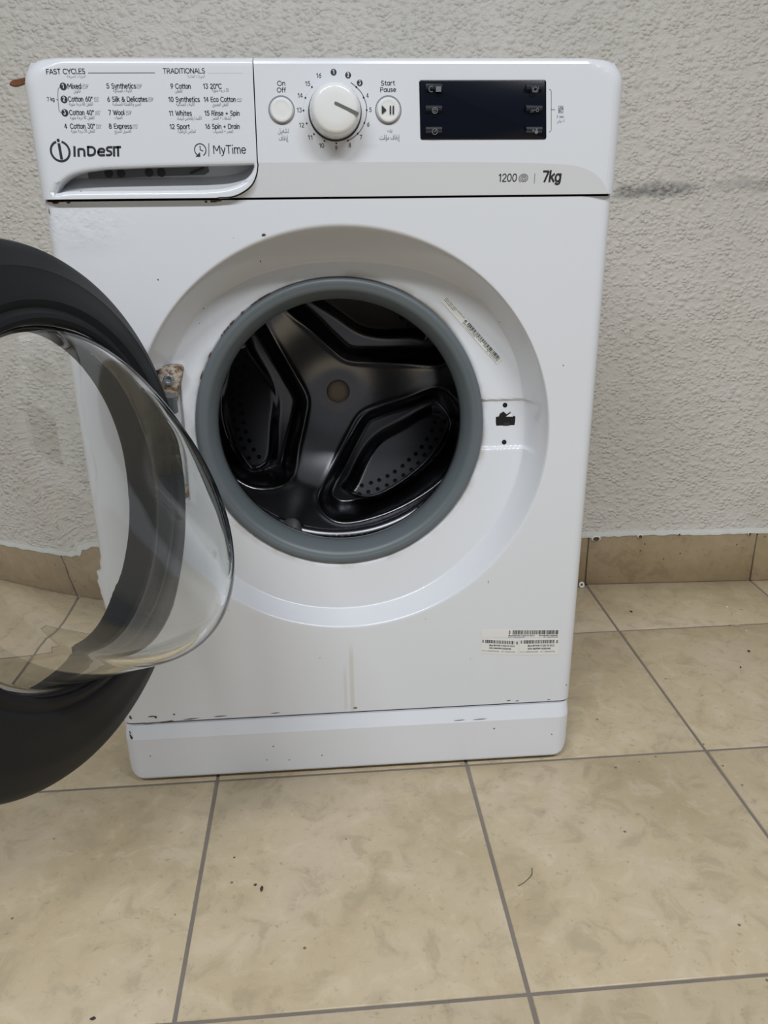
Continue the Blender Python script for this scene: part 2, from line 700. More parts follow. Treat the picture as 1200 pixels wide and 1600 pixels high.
# white paint line over the skirting
mb = MB()
n_ = 590
R0, R1, R2 = [], [], []
rs = random.Random(3)
for k in range(n_ + 1):
    x = -2.9 + 5.9 * k / n_
    wv = rs.uniform(-0.0014, 0.0014) + 0.001 * math.sin(x * 23)
    R0.append((x, -0.0105, HS - 0.0004 + wv))
    R1.append((x, -0.0100, HS + 0.0026 + wv * 0.5))
    R2.append((x, 0.003, HS + 0.006))
mb.rows([[(p[0], -0.001, p[2]) for p in R0], R0, R1, R2], closed=False)
o = mb.build('paint_edge', mat('white_paint_line', (0.68, 0.67, 0.63), 0.6, var=0.1, vscale=60, bump=0.3), None)
o.parent = sk
# chipped holes at the upper edge of the skirting
for (u, v, w, h) in ((932, 842, 0.0065, 0.0045), (1001, 838.5, 0.004, 0.0035), (1062, 835, 0.002, 0.002), (1172, 834.5, 0.0025, 0.003)):
    xx, zz = P(u, v, wall_y(P(u, v, 0.52)[0]) - 0.012)
    lx = xx / ca
    mb = MB()
    for rr, yy in ((1.35, -0.0113), (1.0, -0.0116)):
        pass
    mb.rows([[(lx + w * 1.45 * math.cos(t), -0.0112, zz + h * 1.45 * math.sin(t)) for t in np.linspace(0, 2 * math.pi, 17)[:-1]],
             [(lx + w * math.cos(t), -0.0128, zz + h * math.sin(t)) for t in np.linspace(0, 2 * math.pi, 17)[:-1]]])
    o = mb.build('chip_rim', M['paper'], None)
    o.parent = sk
    mb = MB()
    mb.rows([[(lx + w * math.cos(t), -0.0127, zz + h * math.sin(t)) for t in np.linspace(0, 2 * math.pi, 17)[:-1]],
             [(lx + w * 0.5 * math.cos(t), -0.0115, zz + h * 0.5 * math.sin(t)) for t in np.linspace(0, 2 * math.pi, 17)[:-1]]], True, False, True)
    o = mb.build('chip', M['rust_brown'], None)
    o.parent = sk
# rust coloured mark on the plaster
q = P(29, 127, wall_y(-0.47))
mb = MB()
pts = smooth_curve([(-0.016, -0.004), (-0.010, 0.002), (0.002, 0.004), (0.014, 0.006), (0.010, 0.0), (0.012, -0.002), (0.0, -0.006), (-0.009, -0.007)], 4, True)
mb.rows([[(q[0] / ca + a, 0.0, q[1] + b_) for a, b_ in pts], [(q[0] / ca + a * 0.85, -0.0030, q[1] + b_ * 0.85) for a, b_ in pts]], True, False, True)
o = mb.build('rust_mark', mat('rust_orange', (0.22, 0.085, 0.035), 0.8, var=0.4, vscale=150, bump=0.5), None)
o.parent = wall

# ------------------------------------------------------------------ the washing machine
W2 = 0.2975
ZP, ZC, ZT = 0.0882, 0.7229, 0.85
YP = -0.008            # face of the control panel
DEPTH = 0.49
root = bpy.data.objects.new('washing_machine', None)
root.location = (0, 0.24, 0)
COL.objects.link(root)
root['label'] = 'white front-loading washing machine standing with its round glass door open'
root['category'] = 'washing machine'

# --- front panel with the door recess
OC, OR = (0.0036, 0.457), 0.2415       # outer edge of the recess
FC = (0.005, 0.452)                     # its floor: radius by direction
FPOL = [(-180, 0.215), (-150, 0.2185), (-120, 0.2215), (-90, 0.2165), (-65, 0.2145), (-45, 0.2125), (-20, 0.2165), (8, 0.2195), (28, 0.2255), (45, 0.2265), (60, 0.2165), (75, 0.2065), (90, 0.203), (105, 0.2065), (120, 0.2145), (135, 0.2215), (155, 0.2195), (180, 0.215)]
GC, GR = (0.0, 0.467), 0.172           # hole for the gasket


def floor_d(z):
    return 0.022 + 0.092 * (z - 0.232)


NA = 640
ang = np.linspace(0, 2 * math.pi, NA, endpoint=False)
rows = []


def circ(c, r):
    return np.stack([c[0] + r * np.cos(ang), c[1] + r * np.sin(ang)], 1)


def sbox(p, x0, x1, z0, z1, w):
    def st(a):
        t = np.clip(a / w + 0.5, 0, 1)
        return t * t * (3 - 2 * t)
    return st(p[:, 0] - x0) * st(x1 - p[:, 0]) * st(p[:, 1] - z0) * st(z1 - p[:, 1])


LX0, LZ1 = P(752, 627, 0.044)
LX1, LZ0 = P(818, 699, 0.040)
HX0, HZ1 = P(232, 578, 0.040)
HX1, HZ0 = P(297, 781, 0.036)


def sst_(a, lo, hi):
    t = np.clip((a - lo) / (hi - lo), 0, 1)
    return t * t * (3 - 2 * t)


def recess_depth(p, base):
    d = base.copy()
    fl = floor_d(p[:, 1])
    k = sbox(p, 0.10, 0.5, LZ0, LZ1, 0.004) * (1 - sst_(p[:, 0], LX1 - 0.004, LX1 + 0.012))
    d = d + k * (np.maximum(d, fl) + 0.0035 - d)
    k = sbox(p, HX0, HX1, HZ0, HZ1, 0.005)
    rim = sbox(p, HX0 - 0.01, HX1 + 0.005, HZ0 - 0.006, HZ1 + 0.006, 0.008) - sbox(p, HX0 - 0.004, HX1 - 0.001, HZ0, HZ1, 0.005)
    d = d + k * (np.maximum(d, fl) + 0.004 - d) - np.clip(rim, 0, 1) * 0.0022
    return d


fr_dense = np.interp(np.linspace(-180, 180, 721)[:-1], [a for a, r in FPOL], [r for a, r in FPOL])
ker = np.hanning(41)
ker /= ker.sum()
fr_dense = np.convolve(np.concatenate([fr_dense[-20:], fr_dense, fr_dense[:20]]), ker, 'valid')


def floor_r(a):
    return np.interp((np.degrees(a) + 180) % 360, np.linspace(0, 360, 721), np.append(fr_dense, fr_dense[0]))


gc, oc = circ(GC, GR), circ(OC, OR)
fc = np.stack([FC[0] + floor_r(ang) * np.cos(ang), FC[1] + floor_r(ang) * np.sin(ang)], 1)
# turned-in lip of the hole
rows.append((circ(GC, GR - 0.002), floor_d(gc[:, 1]) + 0.012))
rows.append((circ(GC, GR - 0.001), floor_d(gc[:, 1]) + 0.004))
for t in np.linspace(0, 1, 30):
    p = gc + (fc - gc) * t
    base = floor_d(p[:, 1]) + 0.004 * max(0, 1 - t / 0.12) ** 2
    rows.append((p, base))
for t in np.linspace(0, 1, 30)[1:]:
    p = fc + (oc - fc) * t
    fl = floor_d(fc[:, 1])
    k = 1 - t
    # straight flank with short fillets at both ends
    e_ = 0.16
    def fil(k):
        if k < e_:
            return k * k / (2 * e_)
        if k > 1 - e_:
            return (1 - e_) - (1 - k) ** 2 / (2 * e_)
        return k - e_ / 2
    base = fl * fil(k) / (1 - e_)
    rows.append((p, base))
# flat face out to the rectangle
RX = W2 - 0.013
rect = []
for a_ in ang:
    c, s_ = math.cos(a_), math.sin(a_)
    tx = ((RX - OC[0]) / c) if c > 1e-9 else ((-RX - OC[0]) / c if c < -1e-9 else 1e9)
    tz = ((ZC - 0.0012 - OC[1]) / s_) if s_ > 1e-9 else ((ZP + 0.0018 - OC[1]) / s_ if s_ < -1e-9 else 1e9)
    t = min(tx, tz)
    rect.append((OC[0] + c * t, OC[1] + s_ * t))
# move the nearest samples on to the exact corners
rect = np.array(rect)
for cxy in ((RX, ZC - 0.0012), (-RX, ZC - 0.0012), (RX, ZP + 0.0018), (-RX, ZP + 0.0018)):
    i = np.argmin(np.hypot(*(rect - cxy).T))
    rect[i] = cxy
mb = MB()
R = []
for p, base in rows:
    d = recess_depth(p, base)
    R.append([(a[0], b_, a[1]) for a, b_ in zip(p, d)])
for t in (0.02, 0.3, 0.65, 1.0):
    p = oc + (rect - oc) * t
    R.append([(a[0], 0.0, a[1]) for a in p])
mb.rows(R)
# rounded vertical edges and folded top and bottom
for sx in (-1, 1):
    prof = []
    rr = 0.013
    for k in range(9):
        t = k / 8 * math.pi / 2
        prof.append((sx * (RX + rr * math.sin(t)), rr - rr * math.cos(t)))
    prof.append((sx * W2, 0.03))
    zz = np.linspace(ZP + 0.00185, ZC - 0.00125, 12)
    mb.rows([[(a, b_, z) for z in zz] for a, b_ in prof], closed=False)
front = mb.build('front_panel', M['enamel'], root, angle=28)

# --- side panels, back, lid, inner tub shadow box
mb = MB()
mb.box(-W2, -W2 + 0.002, 0.0145, DEPTH, 0.02, 0.835)
mb.build('side_panel', M['side_steel'], root, smooth=False)
mb = MB()
mb.box(W2 - 0.002, W2, 0.0145, DEPTH, 0.02, 0.835)
mb.build('side_panel', M['side_steel'], root, smooth=False)
mb = MB()
mb.box(-W2 + 0.002, W2 - 0.002, DEPTH - 0.002, DEPTH, 0.02, 0.835)
mb.build('back_panel', M['side_steel'], root, smooth=False)
mb = MB()
R = []
for d, z in ((0.0, 0.836), (0.0, 0.846), (0.003, 0.850)):
    R.append([(-W2 + d, 0.026, z), (W2 - d, 0.026, z), (W2 - d, DEPTH - d, z), (-W2 + d, DEPTH - d, z)])
mb.rows(R, True, True, True)
mb.build('lid', M['white_plastic'], root, angle=50)
for fx, fy in ((-0.24, 0.06), (0.24, 0.06), (-0.24, 0.44), (0.24, 0.44)):
    mb = MB()
    mb.lathe([(0.0, 0.0), (0.018, 0.0), (0.02, 0.004), (0.018, 0.01), (0.008, 0.012), (0.006, 0.03)],
             frame((fx, fy, 0), (1, 0, 0), (0, 1, 0), (0, 0, 1)), 24)
    mb.build('foot', M['dark'], root)

# --- plinth
RC = 0.026


def rrect(x0, x1, z0, z1, rtl, rtr, rbr, rbl, n=10):
    out = []
    for cx, cz, r, a0 in ((x1 - rtr, z1 - rtr, rtr, 0), (x0 + rtl, z1 - rtl, rtl, 90), (x0 + rbl, z0 + rbl, rbl, 180), (x1 - rbr, z0 + rbr, rbr, 270)):
        if r <= 1e-6:
            out.append((cx, cz))
            continue
        for k in range(n + 1):
            a_ = math.radians(a0 + 90 * k / n)
            out.append((cx + r * math.cos(a_), cz + r * math.sin(a_)))
    return out


pl_out = rrect(-W2 + 0.0005, W2 - 0.0005, 0.0060, ZP - 0.0011, 0.0, 0.0, 0.022, 0.022)
pl_out = [(a, b_) for a, b_ in pl_out]
ZS = 0.0702
B_ = 0.018


def edge_round(s_, b):
    s_ = np.clip(s_, 0, b)
    return b - np.sqrt(np.maximum(b * b - (b - s_) ** 2, 0))


def plinth_depth(p):
    y = np.where(p[:, 1] > ZS, -0.0095 + (p[:, 1] - ZS) / (ZP - ZS) * 0.0085, -0.0095)
    # rounded towards the sides and the bottom, not the top
    s_ = np.minimum(p[:, 0] + W2, W2 - p[:, 0])
    big = rrect(-W2, W2, 0.0060, 0.3, 0, 0, 0.022, 0.022)
    return y + edge_round(s_, B_) + edge_round(segdist(big, p), 0.005)


offs = []
for s_ in (0.0008, 0.0022, 0.0045, 0.0075, 0.011, 0.0145, 0.018):
    offs += rrect(-W2 + s_, W2 - s_, 0.0060 + s_, ZP, 0, 0, max(0.004, 0.022 - s_), max(0.004, 0.022 - s_), 6)
    for z in np.linspace(0.03, ZP - 0.002, 14):
        offs += [(-W2 + s_, z), (W2 - s_, z)]
    for x in np.linspace(-0.272, 0.272, 190):
        offs.append((x, 0.0060 + s_))
mb = plate(pl_out, [], plinth_depth, 0.009, lines=[[(-W2 + 0.001, ZS), (W2 - 0.001, ZS)]], back=0.003, extra=offs, edge_step=0.004, keep=lambda p: (np.abs(p[:, 0]) < W2 - 0.019) & (p[:, 1] > 0.024))
mb.build('plinth', M['white_plastic'], root, angle=13)

# --- control panel and detergent drawer
CRN = 0.024
PANEL = rrect(-W2 - 0.0005, W2 + 0.0005, ZC + 0.0010, ZT, CRN, CRN, 0, 0, 12)
# order: starts on the right side, goes over the top to the left, down to the bottom
SEAM_T = P(395, 92, YP)
SEAM_B = P(402, 250, YP)
seam = [(SEAM_T[0], ZT)] + [SEAM_B] + smooth_curve([P(403, 258, YP), P(401, 272, YP), P(394, 288, YP), P(380, 300, YP), P(362, 307.5, YP), (P(338, 312, YP)[0], ZC + 0.0010)], 6)
seam = [(a, min(max(b_, ZC + 0.0010), ZT)) for a, b_ in seam]
GAP = 0.0006


def offset_line(ln, d):
    ln = [np.array(q) for q in ln]
    out = []
    for i, q in enumerate(ln):
        t = ln[min(i + 1, len(ln) - 1)] - ln[max(i - 1, 0)]
        t = t / np.linalg.norm(t)
        out.append(tuple(q + np.array([-t[1], t[0]]) * d))
    return out


seam_r = offset_line(seam, GAP)       # to the right when walking down
seam_l = offset_line(seam, -GAP)
for sl in (seam_r, seam_l):
    sl[0] = (sl[0][0], ZT)
    sl[-1] = (sl[-1][0], ZC + 0.0010)
top_r = [q for q in PANEL if q[0] > 0 and q[1] > 0.80]          # right corner arc, bottom to top
top_l = [q for q in PANEL if q[0] < 0 and q[1] > 0.80]          # left corner arc, top to bottom
pan_out = [(W2 + 0.0005, ZC + 0.0010)] + top_r + seam_r
drw_out = list(top_l) + [(-W2 - 0.0005, ZC + 0.0010)] + seam_l[::-1]

STEP = [P(u, v, YP) for u, v in ((404, 254), (630, 253), (776, 253.5), (850, 255.5), (887, 257.5), (910, 262), (930, 272), (944, 287), (951, 303))]
STEP = smooth_curve(STEP, 6)
STEP_A = np.array(STEP)


def rim(p):
    """distance to the outer outline of the whole panel without its lower edge"""
    ln = [(W2 + 0.0005, 0.5)] + PANEL[:-2] + [(-W2 - 0.0005, 0.5)]
    return segdist(ln, p, closed=False)


def rim_round(p):
    t = np.clip((np.abs(p[:, 0]) - (W2 - 0.045)) / 0.035, 0, 1)
    b = 0.0065 + 0.0105 * t * t * (3 - 2 * t)
    s_ = np.minimum(rim(p), b)
    return b - np.sqrt(np.maximum(b * b - (b - s_) ** 2, 0))


def panel_depth(p):
    y = np.full(len(p), YP)
    zs = np.interp(p[:, 0], STEP_A[:, 0], STEP_A[:, 1], left=STEP_A[0, 1], right=0.70)
    low = np.clip(zs - p[:, 1], 0, 1)
    y = y + np.where(p[:, 0] > seam[0][0] - 0.05, low * 0.24, 0)
    y = y + rim_round(p)
    return y


offp = []
for s_ in (0.0006, 0.0018, 0.0036, 0.006, 0.009, 0.0125, 0.016, 0.020):
    for q in rrect(-W2 + s_, W2 - s_, ZC, ZT - s_, max(0.004, CRN - s_), max(0.004, CRN - s_), 0, 0, 9):
        offp.append(q)
    for z in np.linspace(ZC + 0.003, ZT - 0.03, 22):
        offp += [(-W2 + s_, z), (W2 - s_, z)]
    for x in np.linspace(-0.27, 0.27, 190):
        offp.append((x, ZT - s_))
mb = plate(pan_out, [], panel_depth, 0.005, lines=[STEP], back=0.026, extra=offp, keep=lambda p: rim(p) > 0.0215)
panel = mb.build('control_panel', M['white_plastic'], root, angle=9)

# handle opening of the drawer
HND = smooth_curve([P(86, 301, YP), P(93, 288, YP), P(107, 276, YP), P(128, 268.5, YP), P(160, 264, YP)], 6) + \
    [P(230, 261, YP), P(320, 258.5, YP)] + smooth_curve([P(396, 257, YP), P(396, 263, YP), P(390, 274, YP), P(376, 285, YP), P(352, 293, YP), P(320, 296, YP)], 6) + \
    [P(250, 297, YP), P(170, 297.5, YP)] + smooth_curve([P(120, 298, YP), P(100, 299.5, YP), P(88, 302, YP)], 4)


def drawer_depth(p):
    y = np.full(len(p), YP)
    y = y + rim_round(p)
    d = segdist(HND, p)
    zref = P(200, 285, YP)[1]
    lip = np.where(p[:, 1] < zref, 0.0055, 0.003)
    for i in range(len(p)):
        if d[i] < lip[i]:
            b = lip[i]
            y[i] += b - math.sqrt(max(b * b - (b - d[i]) ** 2, 0))
    return y


offh = []
for s_ in (0.0012, 0.0025, 0.0038, 0.0055):
    offh += offset_line(resample(HND, 0.003), s_) + offset_line(resample(HND, 0.003), -s_)
mb = plate(drw_out, [HND], drawer_depth, 0.005, back=0.02, hole_back=0.012, extra=offp + offh, keep=lambda p: rim(p) > 0.0215)
drawer = mb.build('detergent_drawer', M['white_plastic'], root, angle=30)

# the hand recess behind the opening
hp = np.array(resample(HND, 0.004))
cz = hp[:, 1].mean()
mb = MB()
R = [[(q[0], YP + 0.006, q[1]) for q in hp]]
R.append([(q[0], YP + 0.014, q[1] + 0.001) for q in hp])
R.append([(q[0] * 0.985 - 0.0025, YP + 0.034, cz + (q[1] - cz) * 0.75 + 0.0105) for q in hp])
mb.rows(R, True, False, True)
mb.build('handle_recess', M['handle_grey'], drawer, angle=50)
YS = YP + 0.0335
sx0, sz1 = P(139, 261, YS)
sx1, sz0 = P(326, 276, YS)
SLOTP = [P(137, 262, YS), P(139, 279.5, YS), P(320, 273, YS), P(327, 268, YS), P(324, 256, YS)]
mb = MB()
mb.rows([[(a, YS - 0.0010, b_) for a, b_ in SLOTP], [(a, YS + 0.004, b_) for a, b_ in SLOTP]], True, True, True)
mb.build('inner_slot', M['slot_grey'], drawer, smooth=False)
for u, v in ((170, 270.5), (189, 270.5), (233, 269.5), (252, 269.5)):
    x, z = P(u, v, YS - 0.0012)
    mb = MB()
    mb.lathe([(0.0043, -0.001), (0.0043, 0.0006), (0.003, 0.0008)], FRONT(x, YS - 0.0012, z), 20, False, True)
    mb.build('dark_plug', M['dark'], drawer)
a, b_ = P(297, 271, YS - 0.002), P(319, 262, YS - 0.002)
mb = MB()
dx, dz = b_[0] - a[0], b_[1] - a[1]
ln = math.hypot(dx, dz)
nx, nz = -dz / ln * 0.0009, dx / ln * 0.0009
mb.rows([[(a[0] + nx, y, a[1] + nz), (b_[0] + nx, y, b_[1] + nz), (b_[0] - nx, y, b_[1] - nz), (a[0] - nx, y, a[1] - nz)] for y in (YS, YS - 0.003)], True, True, True)
mb.build('release_tab', M['dark'], drawer, smooth=False)

# ------------------------------------------------------------------ lettering: a monoline sans drawn in strokes (cap height 1)
def ea(cx, cy, rx, ry, a0, a1, n=12):
    return [(cx + rx * math.cos(math.radians(a0 + (a1 - a0) * k / n)), cy + ry * math.sin(math.radians(a0 + (a1 - a0) * k / n))) for k in range(n + 1)]


XH = 0.73
_o = ea(0.29, XH / 2, 0.29, XH / 2, 0, 360, 20)
SG = {
    ' ': (0.32, []), '|': (0.14, [[(0.07, -0.1), (0.07, 1.05)]]), "'": (0.16, [[(0.08, 1.0), (0.08, 0.74)]]), '+': (0.62, [[(0.05, 0.42), (0.57, 0.42)], [(0.31, 0.16), (0.31, 0.68)]]),
    '°': (0.36, [ea(0.18, 0.84, 0.14, 0.14, 0, 360, 14)]), '.': (0.2, [[(0.07, 0.06), (0.13, 0.06)]]),
    'A': (0.82, [[(0, 0), (0.38, 1), (0.44, 1), (0.82, 0)], [(0.15, 0.32), (0.67, 0.32)]]),
    'C': (0.84, [ea(0.46, 0.5, 0.46, 0.5, 48, 312, 20)]),
    'D': (0.82, [[(0.04, 0), (0.04, 1), (0.36, 1)] + ea(0.36, 0.5, 0.44, 0.5, 80, -80, 14) + [(0.36, 0), (0.04, 0)]]),
    'E': (0.60, [[(0.58, 1), (0.04, 1), (0.04, 0), (0.58, 0)], [(0.04, 0.52), (0.52, 0.52)]]),
    'F': (0.58, [[(0.58, 1), (0.04, 1), (0.04, 0)], [(0.04, 0.5), (0.5, 0.5)]]),
    'I': (0.12, [[(0.06, 0), (0.06, 1)]]),
    'L': (0.56, [[(0.04, 1), (0.04, 0), (0.56, 0)]]),
    'M': (0.98, [[(0.04, 0), (0.04, 1), (0.12, 1), (0.47, 0.36), (0.53, 0.36), (0.88, 1), (0.94, 1), (0.94, 0)]]),
    'N': (0.80, [[(0.04, 0), (0.04, 1), (0.12, 1), (0.68, 0), (0.76, 0), (0.76, 1)]]),
    'O': (0.96, [ea(0.48, 0.5, 0.46, 0.5, 0, 360, 24)]),
    'P': (0.66, [[(0.04, 0), (0.04, 1), (0.36, 1)] + ea(0.36, 0.73, 0.27, 0.27, 80, -80, 10) + [(0.36, 0.46), (0.04, 0.46)]]),
    'R': (0.70, [[(0.04, 0), (0.04, 1), (0.36, 1)] + ea(0.36, 0.74, 0.27, 0.26, 80, -80, 10) + [(0.36, 0.48), (0.04, 0.48)], [(0.36, 0.48), (0.66, 0)]]),
    'S': (0.66, [ea(0.33, 0.75, 0.27, 0.25, 40, 255, 12) + ea(0.33, 0.25, 0.30, 0.26, 80, -140, 12)]),
    'T': (0.70, [[(0, 1), (0.70, 1)], [(0.35, 1), (0.35, 0)]]),
    'W': (1.10, [[(0, 1), (0.26, 0), (0.32, 0), (0.52, 0.9), (0.58, 0.9), (0.78, 0), (0.84, 0), (1.10, 1)]]),
    'Y': (0.74, [[(0, 1), (0.36, 0.45), (0.37, 0)], [(0.37, 0.45), (0.74, 1)]]),
    'a': (0.58, [ea(0.27, XH / 2, 0.27, XH / 2, 0, 360, 18), [(0.54, XH), (0.54, 0)]]),
    'c': (0.52, [ea(0.29, XH / 2, 0.29, XH / 2, 50, 310, 16)]),
    'd': (0.60, [ea(0.28, XH / 2, 0.28, XH / 2, 0, 360, 18), [(0.56, 1.05), (0.56, 0)]]),
    'e': (0.58, [[(0.02, 0.38), (0.56, 0.38)] + ea(0.29, XH / 2, 0.28, XH / 2, 5, 315, 18)]),
    'f': (0.36, [[(0.36, 1.03), (0.26, 1.03), (0.17, 0.97), (0.14, 0.85), (0.14, 0)], [(0, 0.68), (0.34, 0.68)]]),
    'g': (0.60, [ea(0.28, XH / 2, 0.28, XH / 2, 0, 360, 18), [(0.56, XH), (0.56, -0.05), (0.50, -0.2), (0.36, -0.27), (0.2, -0.26), (0.08, -0.2)]]),
    'h': (0.56, [[(0.04, 0), (0.04, 1.05)], [(0.04, 0.4)] + ea(0.28, 0.47, 0.24, 0.26, 165, 0, 10) + [(0.52, 0)]]),
    'i': (0.12, [[(0.06, 0), (0.06, XH - 0.05)], [(0.06, 1.0), (0.06, 1.06)]]),
    'k': (0.54, [[(0.04, 0), (0.04, 1.05)], [(0.50, XH), (0.08, 0.36)], [(0.20, 0.44), (0.54, 0)]]),
    'l': (0.12, [[(0.06, 0), (0.06, 1.05)]]),
    'm': (0.90, [[(0.04, 0), (0.04, XH)], [(0.04, 0.42)] + ea(0.25, 0.5, 0.21, 0.23, 160, 0, 8) + [(0.46, 0)], [(0.46, 0.42)] + ea(0.66, 0.5, 0.20, 0.23, 160, 0, 8) + [(0.86, 0)]]),
    'n': (0.56, [[(0.04, 0), (0.04, XH)], [(0.04, 0.4)] + ea(0.28, 0.47, 0.24, 0.26, 165, 0, 10) + [(0.52, 0)]]),
    'o': (0.58, [_o]),
    'p': (0.60, [ea(0.32, XH / 2, 0.28, XH / 2, 0, 360, 18), [(0.04, XH), (0.04, -0.28)]]),
    'r': (0.36, [[(0.04, 0), (0.04, XH)], [(0.04, 0.42), (0.10, 0.60), (0.20, 0.70), (0.34, 0.72)]]),
    's': (0.48, [ea(0.24, 0.545, 0.20, 0.185, 35, 250, 10) + ea(0.24, 0.18, 0.22, 0.185, 80, -145, 10)]),
    't': (0.36, [[(0.15, 0.94), (0.15, 0.18), (0.20, 0.05), (0.34, 0.0)], [(0, 0.70), (0.34, 0.70)]]),
    'u': (0.56, [[(0.04, XH)] + ea(0.28, 0.27, 0.24, 0.26, 180, 350, 10) + [(0.52, XH)], [(0.52, XH), (0.52, 0)]]),
    'x': (0.52, [[(0, XH), (0.52, 0)], [(0, 0), (0.52, XH)]]),
    'y': (0.54, [[(0, XH), (0.28, 0.04)], [(0.54, XH), (0.24, -0.14), (0.14, -0.26), (0.02, -0.27)]]),
    '&': (0.80, [[(0.78, 0), (0.22, 0.66), (0.18, 0.80), (0.24, 0.94), (0.36, 1.0), (0.48, 0.94), (0.53, 0.82), (0.46, 0.68), (0.14, 0.42), (0.04, 0.26), (0.10, 0.08), (0.28, 0.0), (0.48, 0.04), (0.64, 0.20), (0.74, 0.45)]]),
    '0': (0.66, [ea(0.33, 0.5, 0.30, 0.5, 0, 360, 22)]),
    '1': (0.40, [[(0.04, 0.80), (0.26, 1), (0.28, 1), (0.28, 0)]]),
    '2': (0.62, [ea(0.31, 0.72, 0.27, 0.28, 160, -35, 12) + [(0.04, 0.03), (0.04, 0), (0.60, 0)]]),
    '3': (0.62, [[(0.06, 1), (0.56, 1), (0.30, 0.62)] + ea(0.29, 0.31, 0.29, 0.31, 85, -150, 14)]),
    '4': (0.66, [[(0.46, 0), (0.46, 1), (0.42, 1), (0.04, 0.26), (0.64, 0.26)]]),
    '5': (0.62, [[(0.56, 1), (0.12, 1), (0.08, 0.56)] + ea(0.29, 0.32, 0.30, 0.32, 110, -150, 14)]),
    '6': (0.64, [[(0.46, 1), (0.10, 0.50)] + ea(0.32, 0.31, 0.28, 0.31, 150, 510, 20)]),
    '7': (0.60, [[(0.02, 1), (0.58, 1), (0.58, 0.97), (0.22, 0)]]),
    '8': (0.64, [ea(0.32, 0.76, 0.23, 0.24, 0, 360, 18), ea(0.32, 0.26, 0.29, 0.27, 0, 360, 18)]),
    '9': (0.64, [[(0.18, 0), (0.54, 0.50)] + ea(0.32, 0.69, 0.28, 0.31, -30, 330, 20)]),
}
AR = {  # isolated, final, initial, medial
    'ا': ('\ufe8d', '\ufe8e', None, None), 'أ': ('\ufe83', '\ufe84', None, None), 'إ': ('\ufe87', '\ufe88', None, None),
    'ب': ('\ufe8f', '\ufe90', '\ufe91', '\ufe92'), 'ة': ('\ufe93', '\ufe94', None, None), 'ت': ('\ufe95', '\ufe96', '\ufe97', '\ufe98'),
    'ج': ('\ufe9d', '\ufe9e', '\ufe9f', '\ufea0'), 'ح': ('\ufea1', '\ufea2', '\ufea3', '\ufea4'), 'د': ('\ufea9', '\ufeaa', None, None),
    'ر': ('\ufead', '\ufeae', None, None), 'س': ('\ufeb1', '\ufeb2', '\ufeb3', '\ufeb4'), 'ش': ('\ufeb5', '\ufeb6', '\ufeb7', '\ufeb8'),
    'ص': ('\ufeb9', '\ufeba', '\ufebb', '\ufebc'), 'ض': ('\ufebd', '\ufebe', '\ufebf', '\ufec0'), 'ط': ('\ufec1', '\ufec2', '\ufec3', '\ufec4'), 'ع': ('\ufec9', '\ufeca', '\ufecb', '\ufecc'),
    'غ': ('\ufecd', '\ufece', '\ufecf', '\ufed0'), 'ف': ('\ufed1', '\ufed2', '\ufed3', '\ufed4'), 'ق': ('\ufed5', '\ufed6', '\ufed7', '\ufed8'),
    'ك': ('\ufed9', '\ufeda', '\ufedb', '\ufedc'), 'ل': ('\ufedd', '\ufede', '\ufedf', '\ufee0'), 'م': ('\ufee1', '\ufee2', '\ufee3', '\ufee4'),
    'ن': ('\ufee5', '\ufee6', '\ufee7', '\ufee8'), 'و': ('\ufeed', '\ufeee', None, None), 'ي': ('\ufef1', '\ufef2', '\ufef3', '\ufef4'),
    'ى': ('\ufeef', '\ufef0', None, None), 'ء': ('\ufe80', None, None, None), 'ئ': ('\ufe89', '\ufe8a', '\ufe8b', '\ufe8c'), 'ؤ': ('\ufe85', '\ufe86', None, None)}


def shape_ar(t):
    out = []
    for i, c in enumerate(t):
        if c not in AR:
            out.append(c)
            continue
        f = AR[c]
        pv = t[i - 1] if i else ' '
        nx_ = t[i + 1] if i + 1 < len(t) else ' '
        jp = pv in AR and AR[pv][2] is not None and f[1] is not None
        jn = f[2] is not None and nx_ in AR and AR[nx_][1] is not None
        out.append(f[3] if jp and jn else f[1] if jp else f[2] if jn else f[0])
    s_ = ''.join(out)
    # right-to-left order; digits keep theirs
    toks, cur, dig = [], '', None
    for c in s_:
        d = c.isdigit()
        if dig is not None and d != dig:
            toks.append((cur, dig))
            cur = ''
        cur += c
        dig = d
    toks.append((cur, dig))
    return ''.join(a if d else a[::-1] for a, d in toks[::-1])


_cache = {}


def glyphs(text, bold=0.0):
    """flat text mesh -> (verts (x, y), faces), raw units, cap height about 0.7"""
    key = (text, bold)
    if key in _cache:
        return _cache[key]
    cu = bpy.data.curves.new('txt', 'FONT')
    cu.body = text
    cu.size = 1.0
    cu.fill_mode = 'FRONT'
    cu.resolution_u = 3
    cu.offset = bold
    o = bpy.data.objects.new('txt', cu)
    COL.objects.link(o)
    dg = bpy.context.evaluated_depsgraph_get()
    oe = o.evaluated_get(dg)
    me = oe.to_mesh()
    V = np.array([tuple(v.co) for v in me.vertices])[:, :2] if len(me.vertices) else np.zeros((0, 2))
    Fa = [tuple(p.vertices) for p in me.polygons]
    oe.to_mesh_clear()
    bpy.data.objects.remove(o)
    bpy.data.curves.remove(cu)
    _cache[key] = (V, Fa)
    return V, Fa


